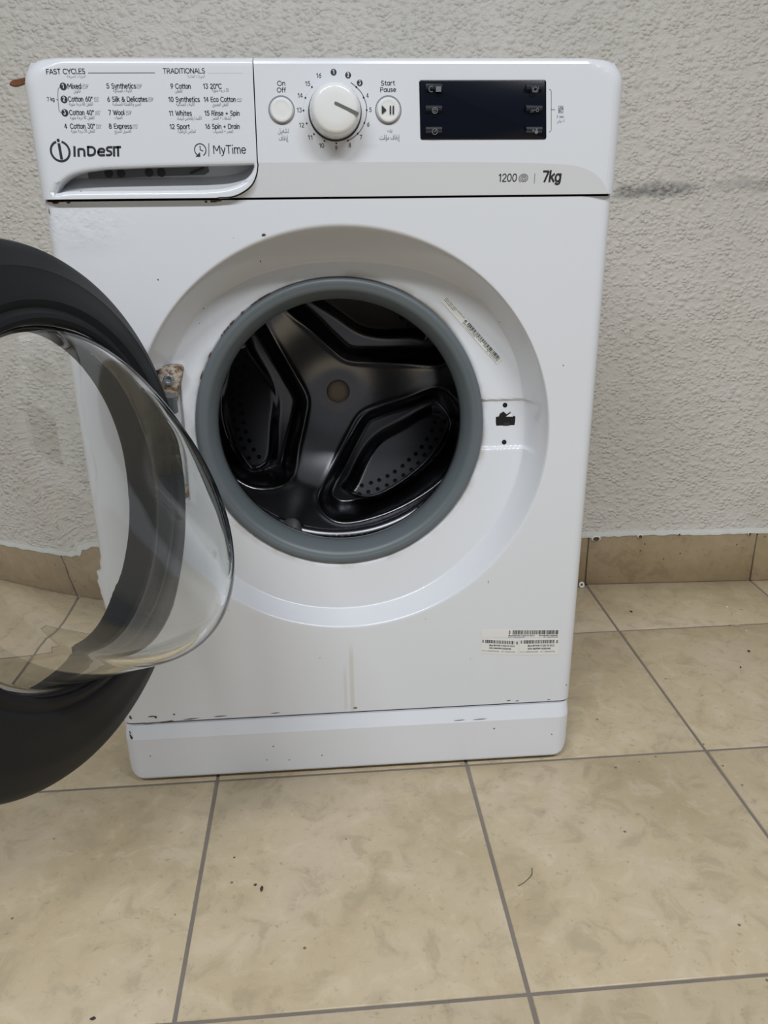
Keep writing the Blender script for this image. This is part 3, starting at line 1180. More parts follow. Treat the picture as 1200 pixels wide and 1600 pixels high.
def ribbon(pts, w, closed=False):
    pts = [np.array(q, float) for q in pts]
    n = len(pts)
    L, Rr = [], []
    for i in range(n):
        p = pts[(i - 1) % n] if (closed or i) else pts[i]
        q = pts[(i + 1) % n] if (closed or i < n - 1) else pts[i]
        t = (q - p) / max(np.linalg.norm(q - p), 1e-9)
        nn = np.array([-t[1], t[0]]) * w / 2
        if not closed and i == 0:
            pts[i] = pts[i] - t * w * 0.4
        if not closed and i == n - 1:
            pts[i] = pts[i] + t * w * 0.4
        L.append(pts[i] + nn)
        Rr.append(pts[i] - nn)
    m_ = n if closed else n - 1
    return L + Rr, [(i, (i + 1) % n, n + (i + 1) % n, n + i) for i in range(m_)]


class Print:
    """flat print on a surface y = depth(x, z); every word or mark becomes a part of its own"""
    def __init__(s, depth, lift=0.00025):
        s.items, s.depth, s.lift = [], depth, lift
        s.cur = None

    def item(s, name, kind=None):
        """what is added next belongs to one part"""
        s.cur = [name, [], [], kind]
        s.items.append(s.cur)

    def close(s):
        s.cur = None

    def add(s, V, Fa, name='printed_mark'):
        it = s.cur
        if it is None:
            it = [name, [], [], None]
            s.items.append(it)
        k = len(it[1])
        it[1] += [tuple(q) for q in V]
        it[2] += [tuple(i + k for i in g_) for g_ in Fa]

    def text(s, t, a, b, cap=None, bold=0.0, arabic=False, weight=None):
        """baseline from a to b (x, z); the width is fitted, cap = cap height"""
        a, b = np.array(a), np.array(b)
        d = b - a
        L = np.linalg.norm(d)
        ex = d / L
        ez = np.array([-ex[1], ex[0]])
        if arabic:
            V, Fa = glyphs(shape_ar(t), bold)
            if not len(V):
                return
            x0, x1 = V[:, 0].min(), V[:, 0].max()
            sx = L / max(x1 - x0, 1e-6)
            sy = sx if cap is None else cap / 0.70
            s.add([a + ex * (q[0] - x0) * sx + ez * q[1] * sy for q in V], Fa, 'printed_word')
            return
        adv = sum(SG[c][0] for c in t) + 0.17 * (len(t) - 1)
        sx = L / adv
        w = cap * (weight or 0.15 + bold * 2.2)
        V, Fa = [], []
        x = 0.0
        for c in t:
            ad, strokes = SG[c]
            for st in strokes:
                v2, f2 = ribbon([a + ex * (x + q[0]) * sx + ez * q[1] * cap for q in st], w)
                k = len(V)
                V += v2
                Fa += [tuple(i + k for i in g_) for g_ in f2]
            x += ad + 0.17
        s.add(V, Fa, 'printed_word')

    def line(s, pts, w, closed=False):
        s.add(*ribbon(pts, w, closed))

    def disc(s, c, r, n=20, name='printed_dot'):
        s.add([(c[0] + r * math.cos(2 * math.pi * k / n), c[1] + r * math.sin(2 * math.pi * k / n)) for k in range(n)], [tuple(range(n))], name)

    def arc(s, c, r, a0, a1, w, n=32):
        s.line([(c[0] + r * math.cos(math.radians(a0 + (a1 - a0) * k / n)), c[1] + r * math.sin(math.radians(a0 + (a1 - a0) * k / n))) for k in range(n + 1)], w)

    def poly(s, pts):
        s.add(pts, [tuple(range(len(pts)))])

    def build(s, m, parent):
        for name, V, Fa, kind in s.items:
            p = np.array(V)
            y = s.depth(p) - s.lift
            # a hair of lift per face keeps crossing strokes apart
            mk(name, [(a[0], b, a[1]) for a, b in zip(p, y)], Fa, m, parent, smooth=False, kind=kind)


def c1(x, y):   # measured positions on the drawer face
    return P(40 + x / 3.158, 80 + y / 3.158, YP)


def c2(x, y):   # around the dial
    return P(390 + x / 4.138, 80 + y / 4.138, YP)


def c3(x, y):   # around the display
    return P(630 + x / 3.4286, 80 + y / 3.4286, YP)


flatd = lambda p: np.full(len(p), YP)
dk, gy, lt, wh = Print(flatd), Print(flatd), Print(flatd), Print(flatd, 0.0004)
CAP = 0.0040
dk.text('FAST CYCLES', c1(104, 113), c1(294, 110), 0.0040, 0.012)
gy.line([c1(310, 107.5), c1(636, 106.5)], 0.0007)
dk.text('TRADITIONALS', c1(680, 109), c1(885, 108), 0.0040, 0.004)
lt.item('dotted_rule', 'stuff')
for k in range(22):
    lt.disc(c1(902 + k * 7.9, 108), 0.0003, 6)
lt.close()
lt.text('الدورات السريعة', c1(205, 130), c1(297, 129), 0.0027, 0, True)
lt.text('الدورات العادية', c1(800, 130), c1(885, 130), 0.0027, 0, True)
for k, (x, y) in enumerate(((186, 174), (190, 238), (194, 304))):
    dk.disc(c1(x, y), 0.0033)
    wh.text(str(k + 1), c1(x - 4, y + 8), c1(x + 4, y + 8), 0.0036, 0.03)
dk.text('4', c1(193, 381), c1(205, 381), CAP, 0.015)
for t, x0, x1, y, m_, a_, b_ in (('Mixed', 209, 275, 184, '59', 283, 312), ('Cotton 60°', 212, 332, 247.5, '55', 340, 363),
                               ('Cotton 40°', 218, 338, 314, '45', 345, 370), ('Cotton 30°', 222, 343, 381, '30', 350, 375),
                               ('5 Synthetics', 401, 545, 183, '59', 550, 575), ('6 Silk & Delicates', 405, 601, 248, '59', 607, 632),
                               ('7 Wool', 411, 488, 314, '59', 497, 525), ('8 Express', 413, 525, 381, '15', 530, 556),
                               ('9 Cotton', 717, 815, 184, None, 0, 0), ('10 Synthetics', 707, 859, 249, None, 0, 0),
                               ('11 Whites', 710, 820, 317, None, 0, 0), ('12 Sport', 713, 810, 383, None, 0, 0),
                               ('13 20°C', 878, 968, 184, None, 0, 0), ('14 Eco Cotton', 881, 1037, 249, None, 0, 0),
                               ('15 Rinse + Spin', 885, 1056, 317, None, 0, 0), ('16 Spin + Drain', 888, 1056, 382, None, 0, 0)):
    dk.text(t, c1(x0, y), c1(x1, y), CAP, 0.008)
    if m_:
        lt.text('|' + m_ + "'", c1(a_, y), c1(b_, y), CAP * 0.85)
for t, x0, x1, y in (('الألوان', 237, 272, 204), ('القطن 60 درجة مئوية', 215, 333, 268), ('القطن 40 درجة مئوية', 220, 340, 335), ('القطن 30 درجة مئوية', 225, 343, 401),
                     ('الألياف الصناعية', 433, 525, 202), ('الحرير والأقمشة الحساسة', 430, 570, 268), ('الصوف', 440, 478, 334), ('الغسيل السريع', 440, 522, 401),
                     ('القطن', 738, 775, 203), ('الألياف الصناعية', 743, 835, 269), ('الأقمشة والملابس البيضاء', 748, 870, 338), ('الملابس الرياضية', 752, 840, 403),
                     ('20 درجة مئوية', 920, 1003, 200), ('القطن العضوي', 922, 1001, 270), ('الشطف + العصر', 922, 1015, 337), ('العصر + التصريف', 925, 1025, 403)):
    gy.text(t, c1(x0, y), c1(x1, y), 0.0030, 0, True)
dk.text('7 kg', c1(108, 246), c1(143, 245), 0.0032)
gy.item('printed_bracket')
gy.line([c1(168, 178), c1(161, 186), c1(159, 215), c1(161, 250), c1(165, 292), c1(173, 303)], 0.0006)
gy.line([c1(153, 239), c1(160, 239)], 0.0006)
gy.close()
gy.line([c1(1044, 236), c1(1066, 235), c1(1064, 247), c1(1046, 248)], 0.0005, True)
# logo: a ring open at the top around an i
lg = Print(flatd)
lc = c1(171, 494)
RL = 0.0089
lg.item('logo_ring')
lg.arc(lc, RL, 112, 428, 0.0020, 60)
lg.item('logo_letter')
lg.disc((lc[0] - 0.0004, lc[1] + 0.0098), 0.0015)
lg.line([(lc[0] - 0.0002, lc[1] + 0.0062), (lc[0] + 0.0003, lc[1] - 0.0064)], 0.0026)


def stroke_word(pr, x0, x1, ytop, ybot, w):
    """the rounded square capitals of the maker's name, drawn as strokes"""
    def pt(x, y):
        return c1(x, y)
    T, Bt = ytop, ybot
    pr.line([pt(241, T + 2), pt(242, Bt)], w)
    # n
    pr.line([pt(262, Bt), pt(261, T + 16), pt(263, T + 13), pt(266, T + 12), pt(276, T + 12), pt(284, T + 13), pt(288, T + 17), pt(290, T + 24), pt(291, Bt)], w)
    # D
    pr.line([pt(308, T + 2), pt(325, T + 2), pt(336, T + 6), pt(342, T + 15), pt(343, T + 24), pt(340, T + 35), pt(332, T + 41), pt(322, T + 43), pt(310, T + 43), pt(309, T + 42), pt(308, T + 2)], w)
    # e
    pr.line([pt(359, T + 27), pt(388, T + 26), pt(389, T + 18), pt(384, T + 12), pt(376, T + 10), pt(366, T + 12), pt(360, T + 19), pt(358, T + 28), pt(360, T + 37), pt(366, T + 42), pt(374, T + 43), pt(388, T + 42)], w)
    # S
    pr.line([pt(424, T + 3), pt(410, T + 3), pt(403, T + 6), pt(401, T + 13), pt(404, T + 19), pt(412, T + 22), pt(420, T + 25), pt(424, T + 31), pt(422, T + 38), pt(416, T + 42), pt(401, T + 42)], w)
    # I
    pr.line([pt(436, T + 2), pt(437, Bt - 1)], w)
    # T
    pr.line([pt(445, T + 3), pt(467, T + 2)], w)
    pr.line([pt(456, T + 2), pt(457, Bt - 1)], w)


lg.item('logo_word')
stroke_word(lg, 237, 467, 471, 516, 0.0021)
lg.close()
lg.text('MyTime', c1(928, 505), c1(1087, 504), 0.0072, weight=0.125)
lg.item('clock_symbol')
ic = c1(862, 487)
lg.arc(ic, 0.0056, -60, 230, 0.0009, 30)
lg.line([ic, (ic[0], ic[1] + 0.0035)], 0.0008)
lg.line([ic, (ic[0] + 0.0026, ic[1] - 0.0010)], 0.0008)
lg.poly([(ic[0] - 0.0052, ic[1] - 0.0062), (ic[0] - 0.0005, ic[1] - 0.0062), (ic[0] - 0.0005, ic[1] - 0.0020)])
lg.close()
lg.line([c1(904, 455), c1(904, 518)], 0.0006)
dk.build(M['ink'], drawer)
gy.build(M['ink_grey'], drawer)
lt.build(M['ink_light'], drawer)
wh.build(M['ink_white'], drawer)
lg.build(M['ink'], drawer)

# --- dial, buttons, display on the panel
pk, pg, pw = Print(panel_depth), Print(panel_depth), Print(panel_depth, 0.0004)
KC = c2(552, 390)
nums = [(543, 136), (637, 155), (712, 205), (762, 289), (781, 381), (767, 475), (720, 558), (648, 610), (561, 628), (466, 612), (393, 560), (337, 480), (322, 383), (328, 289), (376, 212), (448, 160)]
for k, (x, y) in enumerate(nums):
    if k < 3:
        pk.disc(c2(x, y), 0.0029)
        pw.text(str(k + 1), c2(x - 5, y + 10), c2(x + 5, y + 10), 0.0034, 0.03)
    else:
        w = 7 if k < 9 else 15
        pk.text(str(k + 1), c2(x - w, y + 11), c2(x + w, y + 11), 0.0037)
for x, y in ((690, 232), (737, 300), (757, 381), (742, 464), (699, 533), (635, 579), (560, 596), (484, 580), (416, 536), (369, 467), (349, 383), (361, 301), (403, 232)):
    pk.disc(c2(x, y), 0.0009, 10)
arcp = [c2(655, 203), c2(690, 232), c2(720, 265), c2(739, 300), c2(753, 340), c2(757, 381), c2(753, 425), c2(742, 464), c2(724, 502), c2(699, 533), c2(668, 560), c2(635, 579)]
pk.item('printed_arc')
pk.line(smooth_curve(arcp, 4), 0.0006)
pk.close()
arcl = smooth_curve([c2(560, 596), c2(484, 580), c2(416, 536), c2(369, 467), c2(349, 383), c2(361, 301), c2(403, 232)], 14)
pg.item('dotted_arc', 'stuff')
for q in arcl[::2]:
    pg.disc(q, 0.00022, 6)
pg.close()
pk.text('On', c2(180, 222), c2(230, 222), 0.0038, weight=0.16)
pk.text('Off', c2(178, 265), c2(234, 265), 0.0038, weight=0.16)
pk.text('Start', c2(850, 221), c2(938, 219), 0.0038, weight=0.16)
pk.text('Pause', c2(845, 263), c2(946, 262), 0.0038, weight=0.16)
pg.text('تشغيل', c2(185, 530), c2(255, 528), 0.0044, 0.006, True)
pg.text('إيقاف', c2(190, 577), c2(250, 575), 0.0044, 0.006, True)
pg.text('بدء', c2(890, 524), c2(922, 523), 0.0040, 0.006, True)
pg.text('إيقاف مؤقت', c2(840, 572), c2(970, 570), 0.0044, 0.006, True)
# marks right of the display and below
pg.item('printed_bracket')
pg.line([c3(783, 204), c3(790, 207), c3(793, 216), c3(793, 420), c3(790, 428), c3(783, 432)], 0.0006)
pg.line([c3(793, 313), c3(812, 313)], 0.0006)
pg.item('hatched_symbol')
pg.line([c3(832, 294), c3(856, 294), c3(856, 330), c3(832, 330)], 0.0006, True)
for k in range(4):
    pg.line([c3(834 + k * 6, 328 - k * 6), c3(843 + k * 4, 300 + k * 4)], 0.0005)
pg.arc(c3(845, 312), 0.0020, 0, 300, 0.0006, 14)
pg.close()
pg.text('3 sec.', c3(822, 357), c3(865, 356), 0.0022)
pg.text('3 ثواني', c3(824, 381), c3(863, 380), 0.0026, 0, True)
pk.text('1200', c3(515, 697), c3(611, 696), 0.0070, weight=0.14)
pk.text('7kg', c3(752, 697), c3(846, 697), 0.0095, weight=0.21)
sc_ = c3(643, 680)
spi = []
for k in range(70):
    a_ = k * 0.24
    r = 0.0007 + 0.0046 * k / 70
    spi.append((sc_[0] + r * math.cos(a_) + 0.0014, sc_[1] + 0.85 * r * math.sin(a_)))
pg.item('spiral_symbol')
pg.line(spi, 0.0009)
pg.close()
pg.line([c3(709, 655), c3(708, 705)], 0.0006)
pk.build(M['ink'], panel)
pg.build(M['ink_grey'], panel)
pw.build(M['ink_white'], panel)

# dial
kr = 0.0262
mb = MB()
mb.lathe([(kr + 0.0002, -0.002), (kr + 0.0002, 0.0006), (kr - 0.0014, 0.0008)], FRONT(KC[0], YP, KC[1] - 0.0007), 72)  # dark ring set slightly low, painting the shadow round the dial's lower edge
mb.build('dial_shadow_ring', M['dark'], root)
mb = MB()
prof = [(kr - 0.0008, 0.0004), (kr - 0.0006, 0.004), (kr - 0.0014, 0.012), (kr - 0.0024, 0.020), (kr - 0.0032, 0.0236), (kr - 0.0048, 0.0258), (kr - 0.0076, 0.0270), (0.012, 0.0276), (0.004, 0.0277)]
mb.lathe(prof, FRONT(KC[0], YP, KC[1]), 72, False, True)
dial = mb.build('programme_dial', M['knob_white'], root, angle=40)
a, b_ = P(524.5, 161, YP - 0.0279), P(558.5, 177.2, YP - 0.0279)
a, b_ = np.array(a), np.array(b_)
mb = MB()
t = (b_ - a) / np.linalg.norm(b_ - a)
nn = np.array([-t[1], t[0]]) * 0.0013
ring = [a + nn * math.cos(k) - t * 0.0013 * math.sin(k) for k in np.linspace(0, math.pi, 7)] + [b_ - nn * math.cos(k) + t * 0.0013 * math.sin(k) for k in np.linspace(0, math.pi, 7)]
mb.rows([[(q[0], YP - 0.024, q[1]) for q in ring], [(q[0], YP - 0.0284, q[1]) for q in ring]], True, False, True)
mb.build('pointer_mark', mat('pointer_grey', (0.13, 0.135, 0.13), 0.5), dial, angle=40)


def push_button(name, c, r, mat_cap):
    mb = MB()
    mb.lathe([(r + 0.0016, -0.0004), (r + 0.0014, 0.0003), (r + 0.0002, 0.0003), (r, -0.002)], FRONT(c[0], YP, c[1]), 48)
    ringo = mb.build(name + '_bezel', M['ink_grey'], root)
    mb = MB()
    mb.lathe([(r - 0.0007, -0.003), (r - 0.0007, 0.0024), (r - 0.0013, 0.0034), (r - 0.0028, 0.0038), (r - 0.0042, 0.0034), (r - 0.0056, 0.0033), (0.003, 0.0034)],
             FRONT(c[0], YP, c[1]), 48, False, True)
    return mb.build(name, mat_cap, root)


push_button('power_button', c2(207, 381), 0.0116, M['knob_white'])
b2c = c2(897, 381)
sb = push_button('start_button', b2c, 0.0118, M['knob_white'])
pb = Print(lambda p: np.full(len(p), YP - 0.0036), 0.0008)
yb = YP - 0.0044


def cb(x, y):
    return P(390 + x / 4.138, 80 + y / 4.138, yb)


pb.poly([cb(855, 349), cb(855, 408), cb(886, 380)])
pb.poly([cb(906, 352), cb(906, 408), cb(915, 408), cb(915, 352)])
pb.poly([cb(925, 352), cb(925, 408), cb(934, 408), cb(934, 352)])
pb.build(M['ink'], sb)

# display
DP = [c3(85, 155), c3(765, 154), c3(766, 472), c3(92, 474)]
dx0, dx1 = c3(88, 300)[0], c3(765.5, 300)[0]
dz0, dz1 = c3(420, 473)[1], c3(420, 154.5)[1]
mb = MB()
R = []
for d, y in ((0, YP + 0.002), (0, YP - 0.0006), (0.0006, YP - 0.0010)):
    def bil(a_, b_):
        s_, t_ = (a_ - dx0) / (dx1 - dx0), (b_ - dz0) / (dz1 - dz0)
        lo = np.array(DP[3]) * (1 - s_) + np.array(DP[2]) * s_
        up = np.array(DP[0]) * (1 - s_) + np.array(DP[1]) * s_
        return lo * (1 - t_) + up * t_
    R.append([(*bil(a_, b_)[:1], y, bil(a_, b_)[1]) for a_, b_ in rrect(dx0 + d, dx1 - d, dz0 + d, dz1 - d, 0.002, 0.002, 0.002, 0.002, 4)])
mb.rows(R, True, False, True)
disp = mb.build('display_window', M['display'], root, angle=40)
icons = Print(lambda p: np.full(len(p), YP - 0.0052), 0.0003)
for side, (xa, xb) in enumerate(((118, 205), (655, 738))):
    for k, y0 in enumerate((176, 290, 403)):
        a, b_ = c3(xa, y0), c3(xb, y0 + 42)
        mb = MB()
        x0, x1, z1, z0 = a[0], b_[0], a[1], b_[1]
        # a key whose upper edge stands out as a ledge
        prof_k = [(YP - 0.0008, z1), (YP - 0.0040, z1 - 0.0009), (YP - 0.0050, z1 - 0.0030), (YP - 0.0046, z1 - 0.0050), (YP - 0.0008, z0)]
        mb.rows([[(x0, y_, z_), (x0 + 0.0006, y_, z_), (x1 - 0.0006, y_, z_), (x1, y_, z_)] for y_, z_ in prof_k], False)
        for xe in (x0, x1):
            mb.add([(xe, y_, z_) for y_, z_ in prof_k], [(0, 1, 2, 3, 4)])
        mb.build('touch_key', M['display_key'], disp, smooth=False)
        # its icon
        icons.item('key_symbol')
        ix, iz = (x0 * 0.45 + x1 * 0.55), z1 - 0.0052
        s_ = 0.0024
        if side == 0 and k == 0:
            icons.arc((ix - 0.0035, iz), s_, 60, 300, 0.0007, 14)
            icons.poly([(ix + 0.001, iz - s_), (ix + 0.0062, iz - s_), (ix + 0.0062, iz + s_), (ix + 0.001, iz + s_)])
        elif side == 0 and k == 1:
            icons.arc((ix, iz), s_ * 1.1, 0, 340, 0.0007, 18)
            icons.arc((ix, iz), s_ * 0.5, 0, 300, 0.0006, 12)
        elif side == 0:
            icons.arc((ix, iz), s_ * 1.1, 0, 360, 0.0006, 18)
            icons.line([(ix, iz), (ix + s_ * 0.5, iz + s_ * 0.7)], 0.0006)
        elif k == 0:
            icons.arc((ix, iz), s_ * 0.8, 0, 360, 0.0007, 18)
            icons.line([(ix - 0.0032, iz + 0.002), (ix - 0.0026, iz - 0.0026), (ix + 0.0026, iz - 0.0026), (ix + 0.0032, iz + 0.002)], 0.0006)
        elif k == 1:
            icons.arc((ix + 0.0022, iz + 0.0003), s_ * 0.55, 0, 360, 0.0006, 14)
            icons.line([(ix + 0.0008, iz + 0.0003), (ix - 0.0042, iz + 0.0003), (ix - 0.0042, iz - 0.0018)], 0.0006)
            icons.line([(ix - 0.0022, iz + 0.0003), (ix - 0.0022, iz - 0.0014)], 0.0006)
        else:
            icons.disc((ix + 0.0012, iz - 0.0004), s_ * 0.75, 14)
            icons.disc((ix - 0.0020, iz + 0.0010), s_ * 0.4, 10)
            icons.disc((ix + 0.0012, iz + 0.0022), s_ * 0.35, 10)
icons.build(M['icon'], disp)

# --- gasket and drum, in a frame that leans back with the door opening
GT = np.array([0, 1.0, -0.092])
GT /= np.linalg.norm(GT)
GV = np.array([0, 0.092, 1.0])
GV /= np.linalg.norm(GV)
GO = np.array([0.0, floor_d(0.467), 0.467])
GFR = frame(GO, (1, 0, 0), GV, GT)


def g3(x, v, n):
    return GO + np.array([1, 0, 0]) * x + GV * v + GT * n


mb = MB()
mb.lathe([(0.1735, 0.010), (0.1735, 0.001), (0.1722, -0.0025), (0.1690, -0.0042), (0.1655, -0.0035), (0.1635, -0.0022), (0.1620, -0.0022), (0.158, 0.0025), (0.1535, 0.0085), (0.1505, 0.0145), (0.1493, 0.020), (0.1495, 0.027), (0.153, 0.030), (0.17, 0.032)],
         GFR, 160)
mb.build('door_gasket', M['rubber'], root, angle=50)
mb = MB()
mb.lathe([(0.154, 0.0292), (0.1506, 0.0300), (0.1497, 0.0312), (0.1497, 0.0326), (0.1515, 0.0345)], GFR, 160)
mb.build('drum_rim', M['ring_steel'], root, angle=50)

DR, DN = 0.234, 0.335
mb = MB()
mb.lathe([(0.150, 0.036), (0.156, 0.042), (0.19, 0.050), (0.222, 0.058), (DR - 0.004, 0.064), (DR, 0.072), (DR, 0.12), (DR, 0.2), (DR, 0.28), (DR, DN - 0.045), (DR - 0.004, DN - 0.036), (DR - 0.012, DN - 0.034)], GFR, 128)
drum = mb.build('drum', M['drum_wall'], root, angle=60)

LOBE = [(0.0382, -0.0342), (0.0172, -0.0659), (-0.0084, -0.1101), (-0.03, -0.1467), (-0.0357, -0.1675), (-0.0276, -0.189), (-0.0035, -0.2049), (0.0379, -0.2022), (0.1005, -0.181), (0.1629, -0.1409), (0.1957, -0.0919), (0.2014, -0.0349), (0.1629, 0.0081), (0.1067, -0.0082), (0.0664, -0.021)]
PAD = [(0.0062, -0.1606), (0.0191, -0.1401), (0.0405, -0.0993), (0.0654, -0.0714), (0.1021, -0.0522), (0.1548, -0.0275), (0.1873, -0.0426), (0.1874, -0.067), (0.1629, -0.1074), (0.1216, -0.1436), (0.0717, -0.1714), (0.0345, -0.1764)]
HOLES = [(0.0352, -0.1482), (0.0504, -0.1445), (0.064, -0.1404), (0.0781, -0.1346), (0.0905, -0.1279), (0.1037, -0.1192), (0.1145, -0.11), (0.126, -0.1008), (0.1363, -0.09), (0.1453, -0.078), (0.1539, -0.0647), (0.1592, -0.0515),
         (0.0308, -0.1615), (0.0456, -0.1586), (0.0613, -0.1546), (0.0766, -0.1492), (0.0903, -0.1421), (0.1044, -0.1342), (0.1176, -0.1255), (0.1296, -0.1155), (0.1407, -0.1034), (0.1506, -0.0913), (0.1604, -0.0789), (0.1694, -0.0644), (0.1767, -0.0504)]
HUB = np.array([0.0020, 0.0040])
lobe = smooth_curve(LOBE, 4, True)
pad = smooth_curve(PAD, 4, True)


def sdf(poly, p):
    d = segdist(poly, p)
    return np.where(inside(poly, p), -d, d)


def sst(t):
    t = np.clip(t, 0, 1)
    return t * t * (3 - 2 * t)


def turn(p, deg):
    c, s_ = math.cos(math.radians(deg)), math.sin(math.radians(deg))
    q = p - HUB
    return np.stack([q[:, 0] * c - q[:, 1] * s_, q[:, 0] * s_ + q[:, 1] * c], 1) + HUB


def back_height(p):
    """depth of the pressed end of the drum; the three pockets lie deeper than the star between them"""
    r = np.hypot(*(p - HUB).T)
    h = np.full(len(p), DN - 0.006) - 0.036 * sst((r - 0.03) / 0.13)
    for a_ in (0, 118, 237):
        q = turn(p, -a_)
        s1 = sdf(lobe, q)
        s2 = sdf(pad, q)
        k = sst(-s1 / 0.024 + 0.05)
        k2 = sst(-s2 / 0.014 + 0.15)
        # a fine bead along the edge of the pocket and of the pad inside it
        bead = np.exp(-((s1 - 0.002) / 0.0035) ** 2) * 0.0016
        bead2 = np.exp(-((s2 + 0.001) / 0.0032) ** 2) * 0.0016
        pad_h = DN - 0.014 + 0.26 * (p[:, 1] + 0.10)
        h = h + (DN + 0.014 - h) * k - bead
        h = h + (pad_h - h) * k2 - k * bead2
    return h


NAg, NR = 300, 110
aa = np.linspace(0, 2 * math.pi, NAg, endpoint=False)
R = []
pp = []
for i in range(1, NR + 1):
    r = (DR - 0.010) * i / NR
    pp.append(np.stack([r * np.cos(aa), r * np.sin(aa)], 1))
allp = np.concatenate(pp)
hh = back_height(allp)
k = hh.reshape(NR, NAg)
k[-3:] = DN - 0.034
mb = MB()
mb.rows([[g3(pp[i][j, 0], pp[i][j, 1], k[i, j]) for j in range(NAg)] for i in range(NR)], True, True, False)
back = mb.build('drum_back', M['drum'], root, angle=80)
hm = None
for a_ in (0, 118, 237):
    Q = turn(np.array(HOLES), a_)
    H = back_height(Q)
    for q, h in zip(Q, H):
        if hm is None:
            mb = MB()
            mb.lathe([(0.0036, 0.0002), (0.0030, -0.0010), (0.0022, -0.0006), (0.0012, 0.0)], frame((0, 0, 0), (1, 0, 0), GV, GT), 12, False, True)
            o = mb.build('perforation', M['black'], back)
            hm = o.data
        else:
            o = link('perforation', hm, back)
        o.location = g3(q[0], q[1], h - 0.0006)
# hub disc; the floor's tan reflection is painted into its steel colour
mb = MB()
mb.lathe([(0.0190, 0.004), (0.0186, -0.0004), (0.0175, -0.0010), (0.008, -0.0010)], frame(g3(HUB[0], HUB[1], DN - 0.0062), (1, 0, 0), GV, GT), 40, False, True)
mb.build('hub_disc', mat('hub_steel_floor_tint', (0.28, 0.23, 0.18), 0.45, metal=1.0), back)
# paddles along the wall
for a_ in (-112, 8, 128):
    ca_, sa_ = math.cos(math.radians(a_)), math.sin(math.radians(a_))
    mb = MB()
    R = []
    for k_ in range(11):
        t = k_ / 10
        n = 0.085 + 0.215 * t
        hgt = 0.050 * math.sin(math.pi * min(1, 0.12 + t * 0.9)) ** 0.5 if 0 < t < 1 else 0.012
        wd_ = 0.026
        row = []
        for m_ in range(13):
            s_ = -1 + 2 * m_ / 12
            rad = DR + 0.002 - hgt * (1 - abs(s_) ** 2.4)
            tw = s_ * wd_
            row.append(g3(rad * ca_ - tw * sa_, rad * sa_ + tw * ca_, n))
        R.append(row)
    mb.rows(R, False, True, True)
    mb.build('drum_paddle', M['lifter'], drum)

# --- door catch
latch = MB()
yl = floor_d(0.4705) + 0.0035
lx, lz = P(789.5, 662, yl)
lw, lh = 0.0114, 0.0112
jag = [(-lw, -lh), (-lw * 0.35, -lh), (-lw * 0.1, -lh - 0.002), (lw * 0.3, -lh - 0.0022), (lw * 0.45, -lh), (lw, -lh), (lw, lh * 0.75), (lw * 0.7, lh * 0.85), (lw * 0.45, lh * 1.25), (lw * 0.1, lh * 1.0), (-lw * 0.25, lh * 1.3), (-lw * 0.6, lh * 1.1), (-lw * 0.7, lh * 0.8), (-lw, lh * 0.75)]
jr = [(a, b_) for a, b_ in jag]
mb = MB()
mb.rows([[(lx + a * 1.06, yl - 0.0004, lz + b_ * 1.06) for a, b_ in jr], [(lx + a, yl - 0.0008, lz + b_) for a, b_ in jr], [(lx + a * 0.02, yl - 0.0008, lz + b_ * 0.02) for a, b_ in jr]], True, False, True)
catch = mb.build('door_catch', M['black'], root, smooth=False)
mb = MB()
mb.box(lx - 0.003, lx + 0.005, yl - 0.0016, yl - 0.0006, lz - 0.002, lz + 0.002)
mb.build('catch_tongue', M['dark'], catch, smooth=False)
mb = MB()
mb.rows([[(lx + a, yl - 0.0007, lz + b_) for a, b_ in ((0.0, 0.009), (0.006, 0.0135), (0.0095, 0.0088))], [(lx + a, yl - 0.0016, lz + b_) for a, b_ in ((0.0005, 0.0093), (0.006, 0.013), (0.009, 0.009))]], True, False, True)
mb.build('torn_edge', M['chalk'], catch, smooth=False)
for u, v in ((789.5, 633.5), (787, 690)):
    x, z = P(u, v, yl)
    mb = MB()
    mb.lathe([(0.0031, -0.0006), (0.0028, 0.0006), (0.0016, 0.0002)], FRONT(x, floor_d(z) + 0.0035, z), 18, False, True)
    mb.build('screw_hole', M['black'], catch)

# --- hinge
yh = 0.040
hx, hz = P(265, 593, yh - 0.006)
plate_o = [P(u, v, yh - 0.006) for u, v in ((250, 573), (282, 573), (283, 590), (280, 602), (274, 632), (268, 640), (252, 612), (246, 596), (248, 582))]
mb = MB()
po = smooth_curve(plate_o, 4, True)
cpo = np.mean(po, 0)
mb.rows([[(a, yh + 0.006, b_) for a, b_ in po], [(a, yh - 0.005, b_) for a, b_ in po], [(cpo[0] + (a - cpo[0]) * 0.92, yh - 0.006, cpo[1] + (b_ - cpo[1]) * 0.94) for a, b_ in po]], True, False, True)
hinge = mb.build('hinge_plate', M['rustplate'], root, angle=50)
mb = MB()
mb.lathe([(0.0062, 0.0), (0.0062, 0.003), (0.0054, 0.0038), (0.0036, 0.0038), (0.0030, 0.0012), (0.001, 0.0010)], FRONT(P(263.5, 593.5, yh - 0.008)[0], yh - 0.006, P(263.5, 593.5, yh - 0.008)[1]), 24, False, True)
mb.build('hinge_nut', M['zinc'], hinge)
lowp = [P(u, v, yh - 0.004) for u, v in ((276, 756), (298, 758), (299, 773), (292, 779), (276, 780))]
mb = MB()
mb.rows([[(a, yh + 0.004, b_) for a, b_ in lowp], [(a, yh - 0.004, b_) for a, b_ in lowp]], True, False, True)
mb.build('hinge_plate', M['rustplate'], root, smooth=False)
